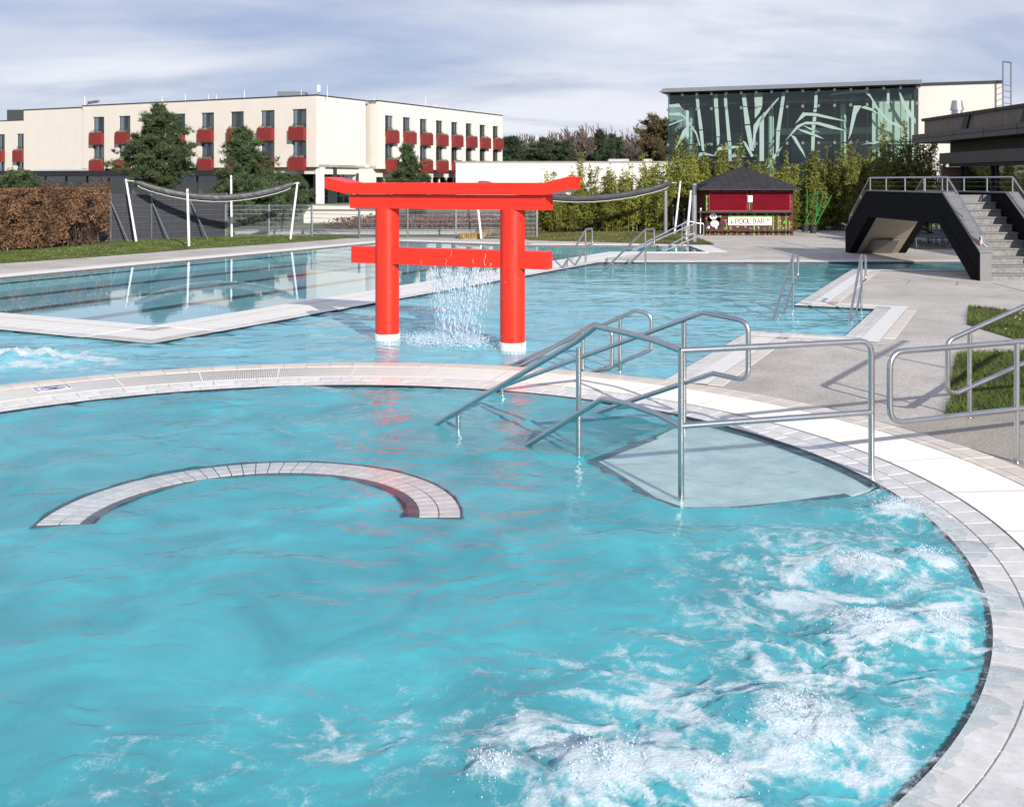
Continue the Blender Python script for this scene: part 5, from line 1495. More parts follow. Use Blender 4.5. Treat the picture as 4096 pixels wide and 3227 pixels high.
for sgn_, ys in ((1, 24.02), (-1, 33.68)):
    for k in range(11):
        z1 = .177 * (k + 1); y0 = ys + sgn_ * .29 * k; y1 = ys + sgn_ * .29 * (k + 1)
        a, b_ = min(y0, y1), max(y0, y1)
        yf = a if sgn_ > 0 else b_ - .04
        s_ = MB().box((bx1 + .003, yf, max(DZ, z1 - .18)), (bx2 - .003, yf + .04, z1 - .035)).build('step', M['granite_step'], BR)
        MB().box((bx1 + .003, a - (.03 if sgn_ > 0 else 0), z1 - .034), (bx2 - .003, b_ + (.03 if sgn_ < 0 else 0), z1)).build('tread', M['granite'], s_)
# railing of thin steel posts, top rail and wires
for x in (bx0 + .10, bx2 + .15):
    rl = [(24.0 + .1, 1.08), (26.05, 2.40), (31.7, 2.40), (33.55, 1.20)]
    MB().tube(fillet([(x, y, z) for y, z in [(24.02, .92)] + rl + [(33.6, 1.05)]], {1: .03, 2: .08, 3: .08, 4: .03}), .022, 10).build('top_rail', M['steel'], BR, smooth=True)
    for y in (24.2, 25.1, 26.05, 27.45, 28.85, 30.3, 31.65, 32.5, 33.4):
        zb = 2.035 if 26.05 <= y <= 31.7 else (.70 + (y - 24) * .649 if y < 26.05 else 2.035 - (y - 31.7) * .64)
        po = MB().tube([(x, y, zb), (x, y, zb + .355)], .019, 10).build('railing_post', M['steel'], BR, smooth=True)
        MB().cyl((x, y, zb), .045, .012, 14).build('base_plate', M['steel'], po, smooth=True)
    for dz in (.12, .24):
        MB().tube([(x, y, z - .36 + dz) for y, z in rl], .0035, 4).build('wire', M['steel'], BR)
# tied cord on the lowest post
cr = thing('knotted_cord', 'red and white cord knotted round the lowest post of the bridge railing', 'cord', (bx0 + .1, 24.2, .83))
mb = MB()
for q in range(7):
    z = .85 + .028 * q
    mb.tube([(bx0 + .1 + .035 * math.cos(a), 24.2 + .035 * math.sin(a), z + .02 * math.sin(a * 2 + q)) for a in np.linspace(0, 6.28, 12)], .008, 5)
mb.tube([(bx0 + .13, 24.17, .9), (bx0 + .15, 24.10, .84), (bx0 + .2, 24.07, .79)], .007, 5)
mb.build('cord', M['whitepaint'], cr)
MB().tube([(bx0 + .07, 24.17, 1.0), (bx0 + .04, 24.14, .92), (bx0 + .06, 24.12, .82)], .016, 6).build('red_strap', M['orange'], cr)

# loungers stored behind the bridge
def lounger_proto():
    t = thing('sun_lounger', '', 'sun lounger', (0, 0, 0), 'sun loungers stored behind the footbridge')
    f = MB()
    for x in (-.3, .3):
        f.tube(fillet([(x, -.75, .42), (x, 1.0, .30)], 0), .018, 6)
    f.build('frame', M['anth'], t, local=True)
    s = MB().add([(-.29, -.75, .44), (.29, -.75, .44), (.29, 1.0, .32), (-.29, 1.0, .32), (-.29, -.75, .42), (.29, -.75, .42), (.29, 1.0, .30), (-.29, 1.0, .30)], [(0, 1, 2, 3), (7, 6, 5, 4), (0, 4, 5, 1), (1, 5, 6, 2), (2, 6, 7, 3), (3, 7, 4, 0)])
    s.build('bed', M['lounger'], t, local=True)
    for y in (-.6, .7):
        MB().tube(fillet([(-.3, y, .40), (-.27, y - .06, .02), (.27, y - .06, .02), (.3, y, .40)], .06), .016, 6).build('leg_loop', M['galv'], t, local=True)
    MB().add([(-.29, 1.0, .33), (.29, 1.0, .33), (.29, 1.55, .62), (-.29, 1.55, .62), (-.29, 1.0, .31), (.29, 1.0, .31), (.29, 1.55, .60), (-.29, 1.55, .60)], [(0, 1, 2, 3), (7, 6, 5, 4), (0, 4, 5, 1), (1, 5, 6, 2), (2, 6, 7, 3), (3, 7, 4, 0)]).build('backrest', M['lounger'], t, local=True)
    return t
def copy_tree(o, parent=None):
    c = o.copy(); col.objects.link(c)
    if parent is not None: c.parent = parent
    for ch in list(o.children): copy_tree(ch, c)
    return c
lp = lounger_proto(); lkids = True
ords = ['first', 'second', 'third', 'fourth', 'fifth', 'sixth', 'seventh', 'eighth']
for k in range(8):
    o = lp if k == 0 else copy_tree(lp)
    o.location = (14.55 + .10 * k - .02 * k * k, 41.2 - .82 * k, DZ); o.rotation_euler = (0, 0, R(62 + 3 * k))
    o['label'] = 'dark sun lounger under the bridge arch, %s from the left' % ords[k]
for k in range(3):
    o = copy_tree(lp)
    o.location = (16.0 + .1 * k, 40.0 - 1.2 * k, DZ + .02); o.rotation_euler = (0, 0, R(80 + 4 * k))
    o['label'] = 'dark sun lounger in the row behind, close to the dark building, %s from the left' % ords[k]
# ================================================================== BUILDINGS
def facade(P, d, s0, s1, z0, z1, holes, depth, n_in, name, mat, parent):
    """upright wall from P along d with rectangular openings and reveals pushed along n_in"""
    xs = sorted({s0, s1} | {h[0] for h in holes} | {h[1] for h in holes}); zs = sorted({z0, z1} | {h[2] for h in holes} | {h[3] for h in holes})
    mb = MB()
    def pt(s, z, q=0.0): return (P[0] + d[0] * s + n_in[0] * q, P[1] + d[1] * s + n_in[1] * q, z)
    for i in range(len(xs) - 1):
        for j in range(len(zs) - 1):
            cx, cz = (xs[i] + xs[i + 1]) / 2, (zs[j] + zs[j + 1]) / 2
            if any(h[0] < cx < h[1] and h[2] < cz < h[3] for h in holes): continue
            mb.add([pt(xs[i], zs[j]), pt(xs[i + 1], zs[j]), pt(xs[i + 1], zs[j + 1]), pt(xs[i], zs[j + 1])], [(0, 1, 2, 3)])
    for (a, b_, c, e) in holes:
        for (p, q, r_, s_) in (((a, c), (b_, c), 0, 0), ((b_, c), (b_, e), 0, 0), ((b_, e), (a, e), 0, 0), ((a, e), (a, c), 0, 0)):
            mb.add([pt(*p), pt(*q), pt(*q, depth), pt(*p, depth)], [(0, 1, 2, 3)])
    me_o = mb.build(name, mat, parent)
    return me_o
def window(P, d, n_in, s0, s1, z0, z1, depth, parent, curtain=None, seed=0):
    r = random.Random(seed)
    w = MB(); fw = .07
    for (a, b_, c, e) in ((s0, s0 + fw, z0, z1), (s1 - fw, s1, z0, z1), (s0 + fw, s1 - fw, z0, z0 + fw), (s0 + fw, s1 - fw, z1 - fw, z1), ((s0 + s1) / 2 - .05, (s0 + s1) / 2 + .05, z0 + fw, z1 - fw)):
        w.obox(P, d, n_in, a, b_, depth - .10, depth - .02, c, e)
    wo = w.build('window', M['anth'], parent)
    MB().obox(P, d, n_in, s0, s1, depth - .055, depth - .045, z0, z1).build('pane', M['glass_dark'], wo)
    c0 = r.uniform(.35, .95); cm = MB()
    if curtain != 'none':
        cm.obox(P, d, n_in, s0, s0 + (s1 - s0) * c0 * .62, depth + .06, depth + .08, z0, z1)
        if r.random() < .6: cm.obox(P, d, n_in, s1 - (s1 - s0) * .2, s1, depth + .06, depth + .08, z0, z1)
        cm.build('curtain', M['curtain'], wo)
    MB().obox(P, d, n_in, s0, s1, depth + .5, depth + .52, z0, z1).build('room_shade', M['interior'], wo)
    rl = MB()
    for q in range(3): rl.obox(P, d, n_in, s0, s1, .02, .05, z0 + .62 + .14 * q, z0 + .65 + .14 * q)
    rl.build('guard_rail', M['anth'], wo)
def planter_box(P, d, n_in, s0, s1, z0, z1, proj, parent, seed=0):
    b = MB().obox(P, d, n_in, s0, s1, -proj + .02, .0, z0 + .01, z1 - .01).build('balcony_box', M['oxred'], parent)
    npn = 2
    for k in range(npn):
        a = s0 + (s1 - s0) * k / npn + .008; e = s0 + (s1 - s0) * (k + 1) / npn - .008
        MB().obox(P, d, n_in, a, e, -proj, -proj + .019, z0, z1).build('panel', M['oxred'], b)
    for (a, e) in ((s0 - .02, s0 - .001), (s1 + .001, s1 + .02)):
        MB().obox(P, d, n_in, a, e, -proj + .02, -.02, z0, z1).build('panel', M['oxred'], b)
    r = np.random.default_rng(seed)
    n_ = 240
    s = r.uniform(s0 + .1, s1 - .05, n_); q = r.uniform(-proj + .05, -.1, n_); z = z1 + np.abs(r.normal(0, .09, n_))
    C = np.c_[P[0] + d[0] * s + n_in[0] * q, P[1] + d[1] * s + n_in[1] * q, z]
    V, Fq = leaves_np(C, .12, r)
    place(bpy.data.objects.new('dry_plants', npmesh('dry_plants', V, Fq, M['dryplant'])), b)
M['dryplant'] = pm('grey_dry_plants', (.17, .13, .10), .9, var=.3, c2=(.22, .19, .15))

HC = Vector((-19.55, 105, 0)); dL = Vector((-.89, .456, 0)); dR = Vector((.456, .89, 0)); nL = Vector((.456, .89, 0)); nR = Vector((-.89, .456, 0))
ZT, ZB = 10.85, 3.72
hotel = thing('hotel', 'cream hotel block with red balcony boxes, its corner towards the pool', 'building', (HC.x, HC.y, DZ))
sE = s_on(HC, dL, 330); sLs = s_on(HC, dL, 1197); sLe = s_on(HC, dL, 394)
holes = []; bal = []
for k in range(8):
    c = sLs + (sLe - sLs) * k / 7
    for (z0, z1, bz0, bz1) in ((7.2, 9.42, 6.42, 7.72), (4.1, 6.33, 3.36, 4.64)):
        holes.append((c - .90, c + .90, z0, z1 + (.15 if z0 > 5 else 0))); bal.append((c - .90, c + .95, bz0, bz1))
facade(HC, dL, 0, sE, ZB, ZT, holes, .30, nL, 'wall', M['cream'], hotel)
for i, h in enumerate(holes): window(HC, dL, nL, *h, .30, hotel, seed=i)
for i, b_ in enumerate(bal): planter_box(HC, dL, nL, *b_, .55, hotel, seed=i)
sA = s_on(HC, dR, 1462)
facade(HC, dR, 0, sA, ZB, ZT, [], .3, nR, 'wall', M['white_wall'], hotel)
MB().obox(HC, dL, nL, .02, sE, .35, 12, ZT - .25, ZT - .02).build('roof_slab', M['gravel'], hotel)
MB().obox(HC, dL, nL, .0, sE, .35, 12, ZB + .002, ZB + .25).build('floor_slab', M['white_wall'], hotel)
MB().obox(HC, dL, nL, -.05, sE + .05, -.05, .32, ZT, ZT + .12).build('roof_edge', M['anth'], hotel)
MB().obox(HC, dR, nR, -.05, sA + .05, -.05, .32, ZT + .003, ZT + .117).build('roof_edge', M['anth'], hotel)
# ground floor set back under the overhang
gz0, gz1 = DZ, ZB
bandp = HC + nL * 2.4
MB().obox(HC, dL, nL, -.0, 14.5, .6, 1.4, 3.02, ZB - .01).build('beam', M['white_wall'], hotel)
holes_g = [(1.2 + 2.9 * k, 3.9 + 2.9 * k, .1, 2.9) for k in range(4)]
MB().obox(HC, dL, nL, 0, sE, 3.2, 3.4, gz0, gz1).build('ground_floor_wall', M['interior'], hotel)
for k in range(7):
    MB().obox(HC, dL, nL, .7 + 2.3 * k, .78 + 2.3 * k, 2.9, 3.0, gz0, 3.0).build('mullion', M['anth'], hotel)
    MB().obox(HC, dL, nL, .78 + 2.3 * k, 3.0 + 2.3 * k, 2.94, 2.96, gz0, 3.0).build('shop_pane', M['glass_dark'], hotel)
MB().obox(HC, dL, nL, -.28, .32, .3, .9, gz0, 3.02).build('corner_column', M['whitepaint'], hotel)
MB().obox(HC, dL, nL, 9.6, 10.2, .3, .9, gz0, 3.02).build('column', M['whitepaint'], hotel)
MB().obox(HC, dR, nR, .5, sA, .35, .6, 3.0, ZB - .01).build('beam', M['white_wall'], hotel)
sB = s_on(HC, dR, 1438)
for k in range(4):
    a = .8 + (sB - .8) * k / 4; e = .8 + (sB - .8) * (k + 1) / 4
    MB().obox(HC, dR, nR, a, a + .1, .9, 1.0, gz0, 3.0).build('mullion', M['anth'], hotel)
    MB().obox(HC, dR, nR, a + .1, e, .94, .96, gz0, 3.0).build('shop_pane', M['glass_dark'], hotel)
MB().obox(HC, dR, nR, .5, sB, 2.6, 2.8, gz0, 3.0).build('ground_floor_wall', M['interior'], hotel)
MB().obox(HC, dR, nR, .6, sB, .88, .93, .75, .82).build('transom', M['anth'], hotel)
MB().obox(HC, dR, nR, sB, sA + 4, .4, .9, gz0, ZB - .01).build('ground_floor_wall', M['white_wall'], hotel)
# blank end block on the left, a little set back
EB = HC + dL * sE + nL * .45; sEB = s_on(EB, dL, 95)
facade(EB, dL, .0, sEB, ZB - .05, ZT - .12, [], .3, nL, 'wall', M['cream'], hotel)
MB().obox(EB, dL, nL, -.4, .02, -.42, .02, ZB + .4, ZT - .1).build('corner_return', M['cream'], hotel)
MB().obox(EB, dL, nL, .0, sEB, .05, 10, ZT - .4, ZT - .14).build('roof_slab', M['gravel'], hotel)
MB().obox(EB, dL, nL, .0, sEB + .05, -.06, .3, ZT - .12, ZT).build('roof_edge', M['anth'], hotel)
MB().obox(EB, dL, nL, .05, .13, -.02, .0, ZB + .3, ZT - .12).build('downpipe', M['anth'], hotel)
MB().tube([EB + dL * .1 + nL * .5 + Vector((0, 0, ZT)), EB + dL * .1 + nL * .5 + Vector((0, 0, ZT + .5)), EB + dL * -1.5 + nL * .5 + Vector((0, 0, ZT + .6))], .18, 8).build('roof_duct', M['zinc'], hotel)
# recess with dark glazing between the two wings
g0 = HC + dR * (sA + .05) + nR * .8
s2_ = 3.2
for k, (za, zb_) in enumerate(((3.9, 5.3), (5.45, 7.0), (7.1, 8.6), (8.8, 10.5))):
    MB().obox(g0, dR, nR, 0, s2_, 0, .05, za, zb_).build('stair_window', M['glass_dark'] if k != 1 else M['black'], hotel)
MB().obox(g0, dR, nR, 0, s2_, .06, .3, 3.6, 10.7).build('stair_wall', M['anth'], hotel)
# second wing
W0 = HC - nR * 1.3
C2 = W0 + dR * s_on(W0, dR, 1515); s2e = s_on(C2, dR, 2010)
hw2 = thing('hotel_wing', 'cream hotel wing receding to the right with two rows of red balcony boxes', 'building', (C2.x, C2.y, DZ))
us = [1065, 1207, 1342, 1468, 1590, 1705, 1813, 1915]
holes = []; bal = []
s_first = s_on(C2, dR, 1000 + 1065 * .50738); s_last = s_on(C2, dR, 1000 + 1915 * .50738)
for k in range(8):
    a = s_first + (s_last - s_first) * k / 7
    for (z0, z1, bz0, bz1) in ((7.2, 9.42, 6.42, 7.72), (4.1, 6.33, 3.30, 4.64)):
        holes.append((a, a + 1.55, z0, z1)); bal.append((a + .05, a + 1.95, bz0, bz1))
facade(C2, dR, 0, s2e, ZB - .1, ZT, holes, .30, nR, 'wall', M['white_wall'], hw2)
for i, h in enumerate(holes): window(C2, dR, nR, *h, .30, hw2, seed=40 + i)
for i, b_ in enumerate(bal): planter_box(C2, dR, nR, *b_, .60, hw2, seed=40 + i)
facade(C2, dL, 0, 1.9, ZB - .1, ZT, [], .3, nL, 'wall', M['cream'], hw2)
facade(C2 + dR * s2e, dL, 0, 12, DZ, ZT, [], .3, nL, 'end_wall', M['cream'], hw2)
MB().obox(C2, dR, nR, 0, s2e, .35, 12, ZT - .25, ZT - .02).build('roof_slab', M['gravel'], hw2)
MB().obox(C2, dR, nR, .0, s2e, .35, 12, ZB - .08, ZB + .2).build('floor_slab', M['white_wall'], hw2)
MB().obox(C2, dR, nR, -.05, s2e + .05, -.05, .32, ZT, ZT + .12).build('roof_edge', M['anth'], hw2)
MB().obox(C2, dL, nL, -.03, 1.9, -.05, .3, ZT + .003, ZT + .117).build('roof_edge', M['anth'], hw2)
sc_ = s_on(C2, dR, 1000 + 1035 * .50738); sd_ = s_on(C2, dR, 1000 + 1855 * .50738)
gh = [(sc_ + .2 + (sd_ - sc_) * k / 14, sc_ + (sd_ - sc_) * (k + 1) / 14, .9, 2.75) for k in range(14)]
GP = C2 + nR * .8
facade(GP, dR, -2.5, s2e, DZ, ZB - .1, gh, .2, nR, 'ground_floor_wall', M['white_wall'], hw2)
for i, h in enumerate(gh):
    w = MB()
    for (a, b_, c, e) in ((h[0], h[0] + .08, h[2], h[3]), (h[1] - .08, h[1], h[2], h[3]), (h[0], h[1], h[3] - .08, h[3]), (h[0], h[1], h[2], h[2] + .08), (h[0], h[1], 1.55, 1.62)):
        w.obox(GP, dR, nR, a, b_, .1 + .002 * (a % .3), .18, c, e)
    wo = w.build('window', M['anth'], hw2)
    MB().obox(GP, dR, nR, h[0], h[1], .14, .15, h[2], h[3]).build('pane', M['glass_dark'], wo)
    MB().obox(GP, dR, nR, h[0] + .1, h[0] + (h[1] - h[0]) * random.uniform(.3, .8), .4, .42, h[2], h[3]).build('curtain', M['curtain'], wo)
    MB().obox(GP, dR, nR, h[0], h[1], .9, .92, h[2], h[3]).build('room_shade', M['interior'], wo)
# dark flat-roofed annex in front of the left part of the hotel
an0 = pY(880, 700, 92); an1 = pY(-60, 700, 100)
da = Vector((an1.x - an0.x, an1.y - an0.y, 0)); La = da.length; da.normalize(); na = Vector((-da.y, da.x, 0)); na = na if na.y > 0 else -na
ann = thing('glazed_annex', 'low dark flat-roofed glazed annex below the left hotel facade', 'building', (an0.x, an0.y, DZ))
MB().obox(an0, da, na, -.4, La, -1.0, 6, 2.75, 3.25).build('roof', M['black'], ann)
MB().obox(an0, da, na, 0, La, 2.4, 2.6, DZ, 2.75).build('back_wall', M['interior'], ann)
nb_ = 11
for k in range(nb_ + 1):
    MB().obox(an0, da, na, La * k / nb_ - .07, La * k / nb_ + .07, -.02, .12, DZ, 2.75).build('mullion', M['anth'], ann)
for k in range(nb_):
    MB().obox(an0, da, na, La * k / nb_ + .075, La * (k + 1) / nb_ - .075, .04, .06, DZ, 2.74).build('pane', M['glass_dark'], ann)
    if k % 3 == 1: MB().obox(an0, da, na, La * k / nb_ + .5, La * k / nb_ + .9, 1.2, 1.6, DZ, 2.74).build('inner_column', M['column'], ann)
MB().obox(an0, da, na, 0, La, -.03, .0, 1.0, 1.08).build('transom', M['anth'], ann)
# far wing at the left edge
FW = pY(100, 700, 148); FW.z = 0
fw = thing('far_hotel_wing', 'farther cream hotel wing at the left edge with red balcony boxes', 'building', (FW.x, FW.y, DZ))
ca = s_on(FW, dL, 83); cb = s_on(FW, dL, 3)
hs_, bs_ = [], []
for c in (ca, cb):
    for (z0, z1, bz0, bz1) in ((6.3, 9.0, 5.0, 6.6), (3.2, 5.6, 1.7, 3.2)):
        hs_.append((c - .85, c + .85, z0, z1)); bs_.append((c - .9, c + .9, bz0, bz1))
facade(FW, dL, -2, 16, DZ, 10.85, hs_, .3, nL, 'wall', M['cream'], fw)
for i, h in enumerate(hs_): window(FW, dL, nL, *h, .3, fw, seed=80 + i)
for i, h in enumerate(bs_): planter_box(FW, dL, nL, *h, .7, fw, seed=80 + i)
MB().obox(FW, dL, nL, -2, 16, -.05, 8, 10.85, 10.97).build('roof', M['anth'], fw)
ru = pY(60, 470, 156)
MB().box((ru.x - 1.2, 156, 10.97), (ru.x + 3.6, 160, 12.9)).build('roof_plant', M['anth'], fw)
# roof equipment
def rod(u, v_top, Pl, dd, label_parent, off=1.0):
    s = s_on(Pl, dd, u); p = Pl + dd * s + (nL if dd is dL else nR) * off
    zt = H - (v_top - HOR) / F * p.y
    MB().tube([(p.x, p.y, ZT - .1), (p.x, p.y, zt)], [.035, .018], 5).build('lightning_rod', M['whitepaint'], label_parent)
for (x, y) in ((612, 210), (1225, 208), (1408, 190), (1590, 195), (1655, 195), (1875, 157)): u, v = Z(1, x, y); rod(u, v, HC, dL, hotel)
for (x, y) in ((355, 157), (561, 122)): u, v = Z(2, x, y); rod(u, v, HC, dL, hotel)
for (x, y) in ((1443, 210), (1520, 270), (1612, 290), (1043, 222)): u, v = Z(2, x, y); rod(u, v, C2, dR, hw2)
s = s_on(HC, dR, 1398); p = HC + dR * s + nR * 4
zt = H - (341 - HOR) / F * p.y
am = thing('roof_antenna', 'white panel antenna on a short mast on the hotel roof', 'antenna', (p.x, p.y, ZT))
MB().tube([(p.x, p.y, ZT - .02), (p.x, p.y, zt - .2)], .06, 8).build('mast', M['galv'], am)
MB().box((p.x - .17, p.y - .12, zt - .72), (p.x + .17, p.y + .12, zt)).build('antenna_panel', M['whitepaint'], am, bevel=.05)
MB().tube([(p.x - .3, p.y, ZT), (p.x - .25, p.y, zt - 1.6), (p.x, p.y, zt - 1.3)], .03, 5).build('cable', M['anth'], am)
s = s_on(HC, dR, 1335); p = HC + dR * s + nR * 5
rb_ = thing('roof_unit', 'grey ventilation unit on the hotel roof behind the corner', 'roof unit', (p.x, p.y, ZT))
MB().box((p.x - 1.6, p.y - 1, ZT - .02), (p.x + 1.2, p.y + 1, ZT + .75)).build('unit_body', M['galv'], rb_, bevel=.03)
MB().box((p.x + 1.25, p.y - .6, ZT - .02), (p.x + 2.0, p.y + .6, ZT + .4)).build('unit_duct', M['zinc'], rb_, bevel=.03)

# long low white hall between hotel and glass hall
hall = thing('low_white_hall', 'long low white windowless hall running between the hotel and the glass hall', 'building', (5, 112, DZ))
hz = H + (725 - 650) / F * 112
MB().box((-6, 112, DZ), (22, 124, hz)).build('wall', M['white_wall'], hall)
MB().box((-6.1, 111.9, hz), (22.1, 124.1, hz + .12)).build('roof_edge', M['bollard'], hall)
for (xx, w) in ((10.5, 2.2), (14.3, .9)): MB().box((xx, 114, hz + .12), (xx + w, 116, hz + .40)).build('roof_light', M['zinc'], hall)

# ---- glass hall
GR0 = pY(3670, 700, 75); GR0.z = 0; GL0 = pY(2672, 700, 82); GL0.z = 0
dG = (GL0 - GR0); LG = dG.length; dG.normalize(); nG = Vector((-dG.y, dG.x, 0)); nG = nG if nG.y > 0 else -nG
zr = 9.12
gh_ = thing('glass_hall', 'glass-fronted spa hall with frosted bamboo print behind the bamboo grove', 'building', (GR0.x, GR0.y, DZ))
npan = 16; wp = LG / npan
zl_ = [DZ, 2.42, 5.13, 7.86, zr - .12]
for i in range(npan):
    for j in range(4):
        MB().obox(GR0, dG, nG, i * wp + .012, (i + 1) * wp - .012, -.01, .008, zl_[j] + .012, zl_[j + 1] - .012).build('glass_pane', M['glass'], gh_)
nside = 4
for i in range(nside):
    for j in range(4):
        MB().obox(GL0, nG, dG, .1 + i * 1.5, .1 + (i + 1) * 1.5 - .024, -.008, .008, zl_[j] + .012, zl_[j + 1] - .012).build('side_pane', M['glass'], gh_)
for i in range(npan + 1):
    for z in zl_[1:]:
        MB().obox(GR0, dG, nG, i * wp - .09, i * wp + .09, -.04, .12, z - .10, z + .10).build('spider_clamp', M['zinc'], gh_)
    MB().obox(GR0, dG, nG, i * wp - .02, i * wp + .02, .14, .26, DZ, zr - .15).build('glass_fin', M['anth'], gh_)
for z in zl_[1:3]:
    MB().obox(GR0, dG, nG, 0, LG, .28, .40, z - .05, z + .05).build('transom', M['anth'], gh_)
MB().obox(GR0, dG, nG, -.3, LG + .35, -.55, 14, zr, zr + .12).build('roof', M['fascia'], gh_)
MB().add([GR0 + dG * -.3 + nG * -.9 + Vector((0, 0, zr + .05)), GR0 + dG * (LG + .5) + nG * -.9 + Vector((0, 0, zr + .05)), GR0 + dG * (LG + .35) + nG * -.1 + Vector((0, 0, zr + .42)), GR0 + dG * -.3 + nG * -.1 + Vector((0, 0, zr + .42)),
          GR0 + dG * -.3 + nG * .2 + Vector((0, 0, zr + .1)), GR0 + dG * (LG + .35) + nG * .2 + Vector((0, 0, zr + .1))], [(0, 1, 2, 3), (2, 5, 4, 3), (0, 3, 4), (1, 5, 2), (0, 4, 5, 1)]).build('roof_edge', M['bollard'], gh_)
# interior
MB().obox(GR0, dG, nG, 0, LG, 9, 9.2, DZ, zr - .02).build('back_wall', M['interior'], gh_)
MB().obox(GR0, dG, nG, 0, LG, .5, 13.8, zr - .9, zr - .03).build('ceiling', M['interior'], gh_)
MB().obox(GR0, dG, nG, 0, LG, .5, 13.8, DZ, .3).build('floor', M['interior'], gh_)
MB().obox(GR0, dG, nG, -.1, wp * 2.75, .7, 1.0, DZ, zr - .05).build('inner_white_wall', M['white_wall'], gh_)
for i in (4.65, 9.35, 14.8): 
    p = GR0 + dG * (i * wp) + nG * 2.2
    MB().cyl((p.x, p.y, DZ), .22, zr - 1, 20).build('inner_column', M['column'], gh_, smooth=True)
MB().obox(GR0, dG, nG, wp * 3, wp * 9.5, 4.5, 4.8, 5.95, 6.45).build('gallery_edge', M['column'], gh_)
MB().obox(GR0, dG, nG, wp * 3, wp * 9.5, 4.9, 9, 5.9, 6.1).build('gallery', M['interior'], gh_)
M['skyglass'] = pm('far_window_blue', (.06, .12, .155), .2, var=.3, sc=.5)
for (a, e, z0, z1) in ((9.6, 11.4, 3.0, 6.2), (6.2, 8.8, 3.2, 5.6), (3.4, 5.2, 3.2, 5.4), (12.2, 14.4, 3.0, 6.4)):
    MB().obox(GR0, dG, nG, wp * a, wp * e, 8.9, 8.98, z0, z1).build('rear_window', M['skyglass'], gh_)
# frosted print: stalks and leaves, coordinates read on the facade plane
def GPt(x, y, q=-.02):
    u, v = Z(12, x, y); t = (u - CX) / F
    A = GR0 + nG * q; s = (t * A.y - A.x) / (dG.x - t * dG.y); Y = A.y + s * dG.y
    return Vector((A.x + s * dG.x, Y, H - (v - HOR) / F * Y))
stalks = [[(258, 118), (285, 118), (292, 222), (270, 222)], [(272, 228), (294, 226), (318, 390), (290, 392)], [(290, 402), (318, 398), (330, 560), (312, 560)],
          [(403, 112), (435, 110), (438, 218), (408, 220)], [(410, 226), (440, 224), (452, 446), (427, 448)], [(426, 456), (450, 454), (446, 505), (432, 520)],
          [(482, 110), (507, 108), (512, 212), (488, 214)], [(492, 220), (514, 218), (540, 480), (512, 482)], [(515, 490), (542, 488), (545, 640), (522, 640)],
          [(621, 108), (655, 105), (668, 208), (636, 210)], [(636, 216), (668, 214), (690, 346), (650, 352)], [(650, 362), (690, 356), (722, 560), (690, 560)],
          [(723, 103), (790, 98), (786, 208), (728, 212)], [(728, 216), (785, 214), (764, 262), (728, 305)],
          [(765, 330), (800, 250), (800, 640), (765, 640)], [(945, 97), (971, 95), (955, 206), (928, 208)], [(928, 212), (955, 210), (928, 398), (897, 402)], [(897, 408), (927, 404), (915, 600), (893, 600)],
          [(1200, 90), (1225, 88), (1219, 222), (1194, 224)], [(1191, 232), (1217, 230), (1213, 252), (1189, 254)], [(1186, 292), (1213, 290), (1210, 326), (1183, 328)], [(1178, 352), (1205, 356), (1202, 390), (1178, 386)], [(1176, 402), (1202, 406), (1198, 424), (1174, 424)], [(1174, 445), (1202, 448), (1196, 560), (1172, 560)],
          [(1770, 75), (1790, 72), (1790, 185), (1768, 187)]]
leaves_ = [[(50, 196), (130, 187), (152, 222), (128, 218), (50, 215)], [(50, 262), (128, 258), (160, 275), (210, 330), (270, 415), (300, 520), (290, 520), (262, 430), (195, 325), (150, 283), (50, 278)], [(50, 352), (170, 306), (168, 318), (50, 362)],
           [(205, 352), (215, 360), (180, 440), (95, 556), (130, 470), (160, 400)], [(915, 140), (918, 148), (850, 230), (760, 360), (735, 430), (730, 545), (712, 500), (718, 360), (760, 300), (800, 265), (880, 175)],
           [(1045, 348), (1105, 258), (1205, 262), (1330, 292), (1465, 330), (1330, 310), (1210, 286), (1130, 282)], [(965, 485), (1060, 360), (1130, 330), (1230, 332), (1330, 358), (1462, 405), (1330, 385), (1220, 352), (1120, 350), (1070, 380)],
           [(1062, 384), (1130, 400), (1215, 432), (1278, 467), (1200, 446), (1090, 404)], [(1100, 354), (1170, 380), (1250, 418), (1160, 392)], [(1010, 432), (1050, 450), (1110, 560), (1132, 620), (1070, 530)],
           [(1322, 122), (1345, 108), (1520, 88), (1608, 78), (1640, 120), (1700, 220), (1790, 320), (1900, 372), (1912, 390), (1780, 340), (1680, 220), (1640, 140), (1590, 98), (1400, 112)],
           [(1465, 472), (1490, 300), (1508, 203), (1570, 203), (1530, 270), (1490, 420)], [(1565, 220), (1590, 205), (1650, 225), (1720, 280), (1650, 245)], [(1858, 75), (1880, 110), (1925, 200), (1995, 310), (1996, 350), (1930, 270), (1880, 170)],
           [(268, 650), (290, 575), (330, 572), (430, 600), (310, 595)], [(405, 600), (440, 530), (520, 518), (640, 525), (540, 545), (450, 555)], [(500, 595), (580, 588), (665, 605), (560, 610)], [(630, 480), (655, 490), (720, 600), (700, 610)], [(820, 700), (870, 600), (950, 520), (900, 600), (845, 680)], [(1560, 512), (1700, 482), (1820, 478), (1690, 498)]]
for i, P in enumerate(stalks + leaves_):
    MB().prism([GPt(x, y) for x, y in P], nG * .006).build('printed_stalk' if i < len(stalks) else 'printed_leaf', M['frost'], gh_)
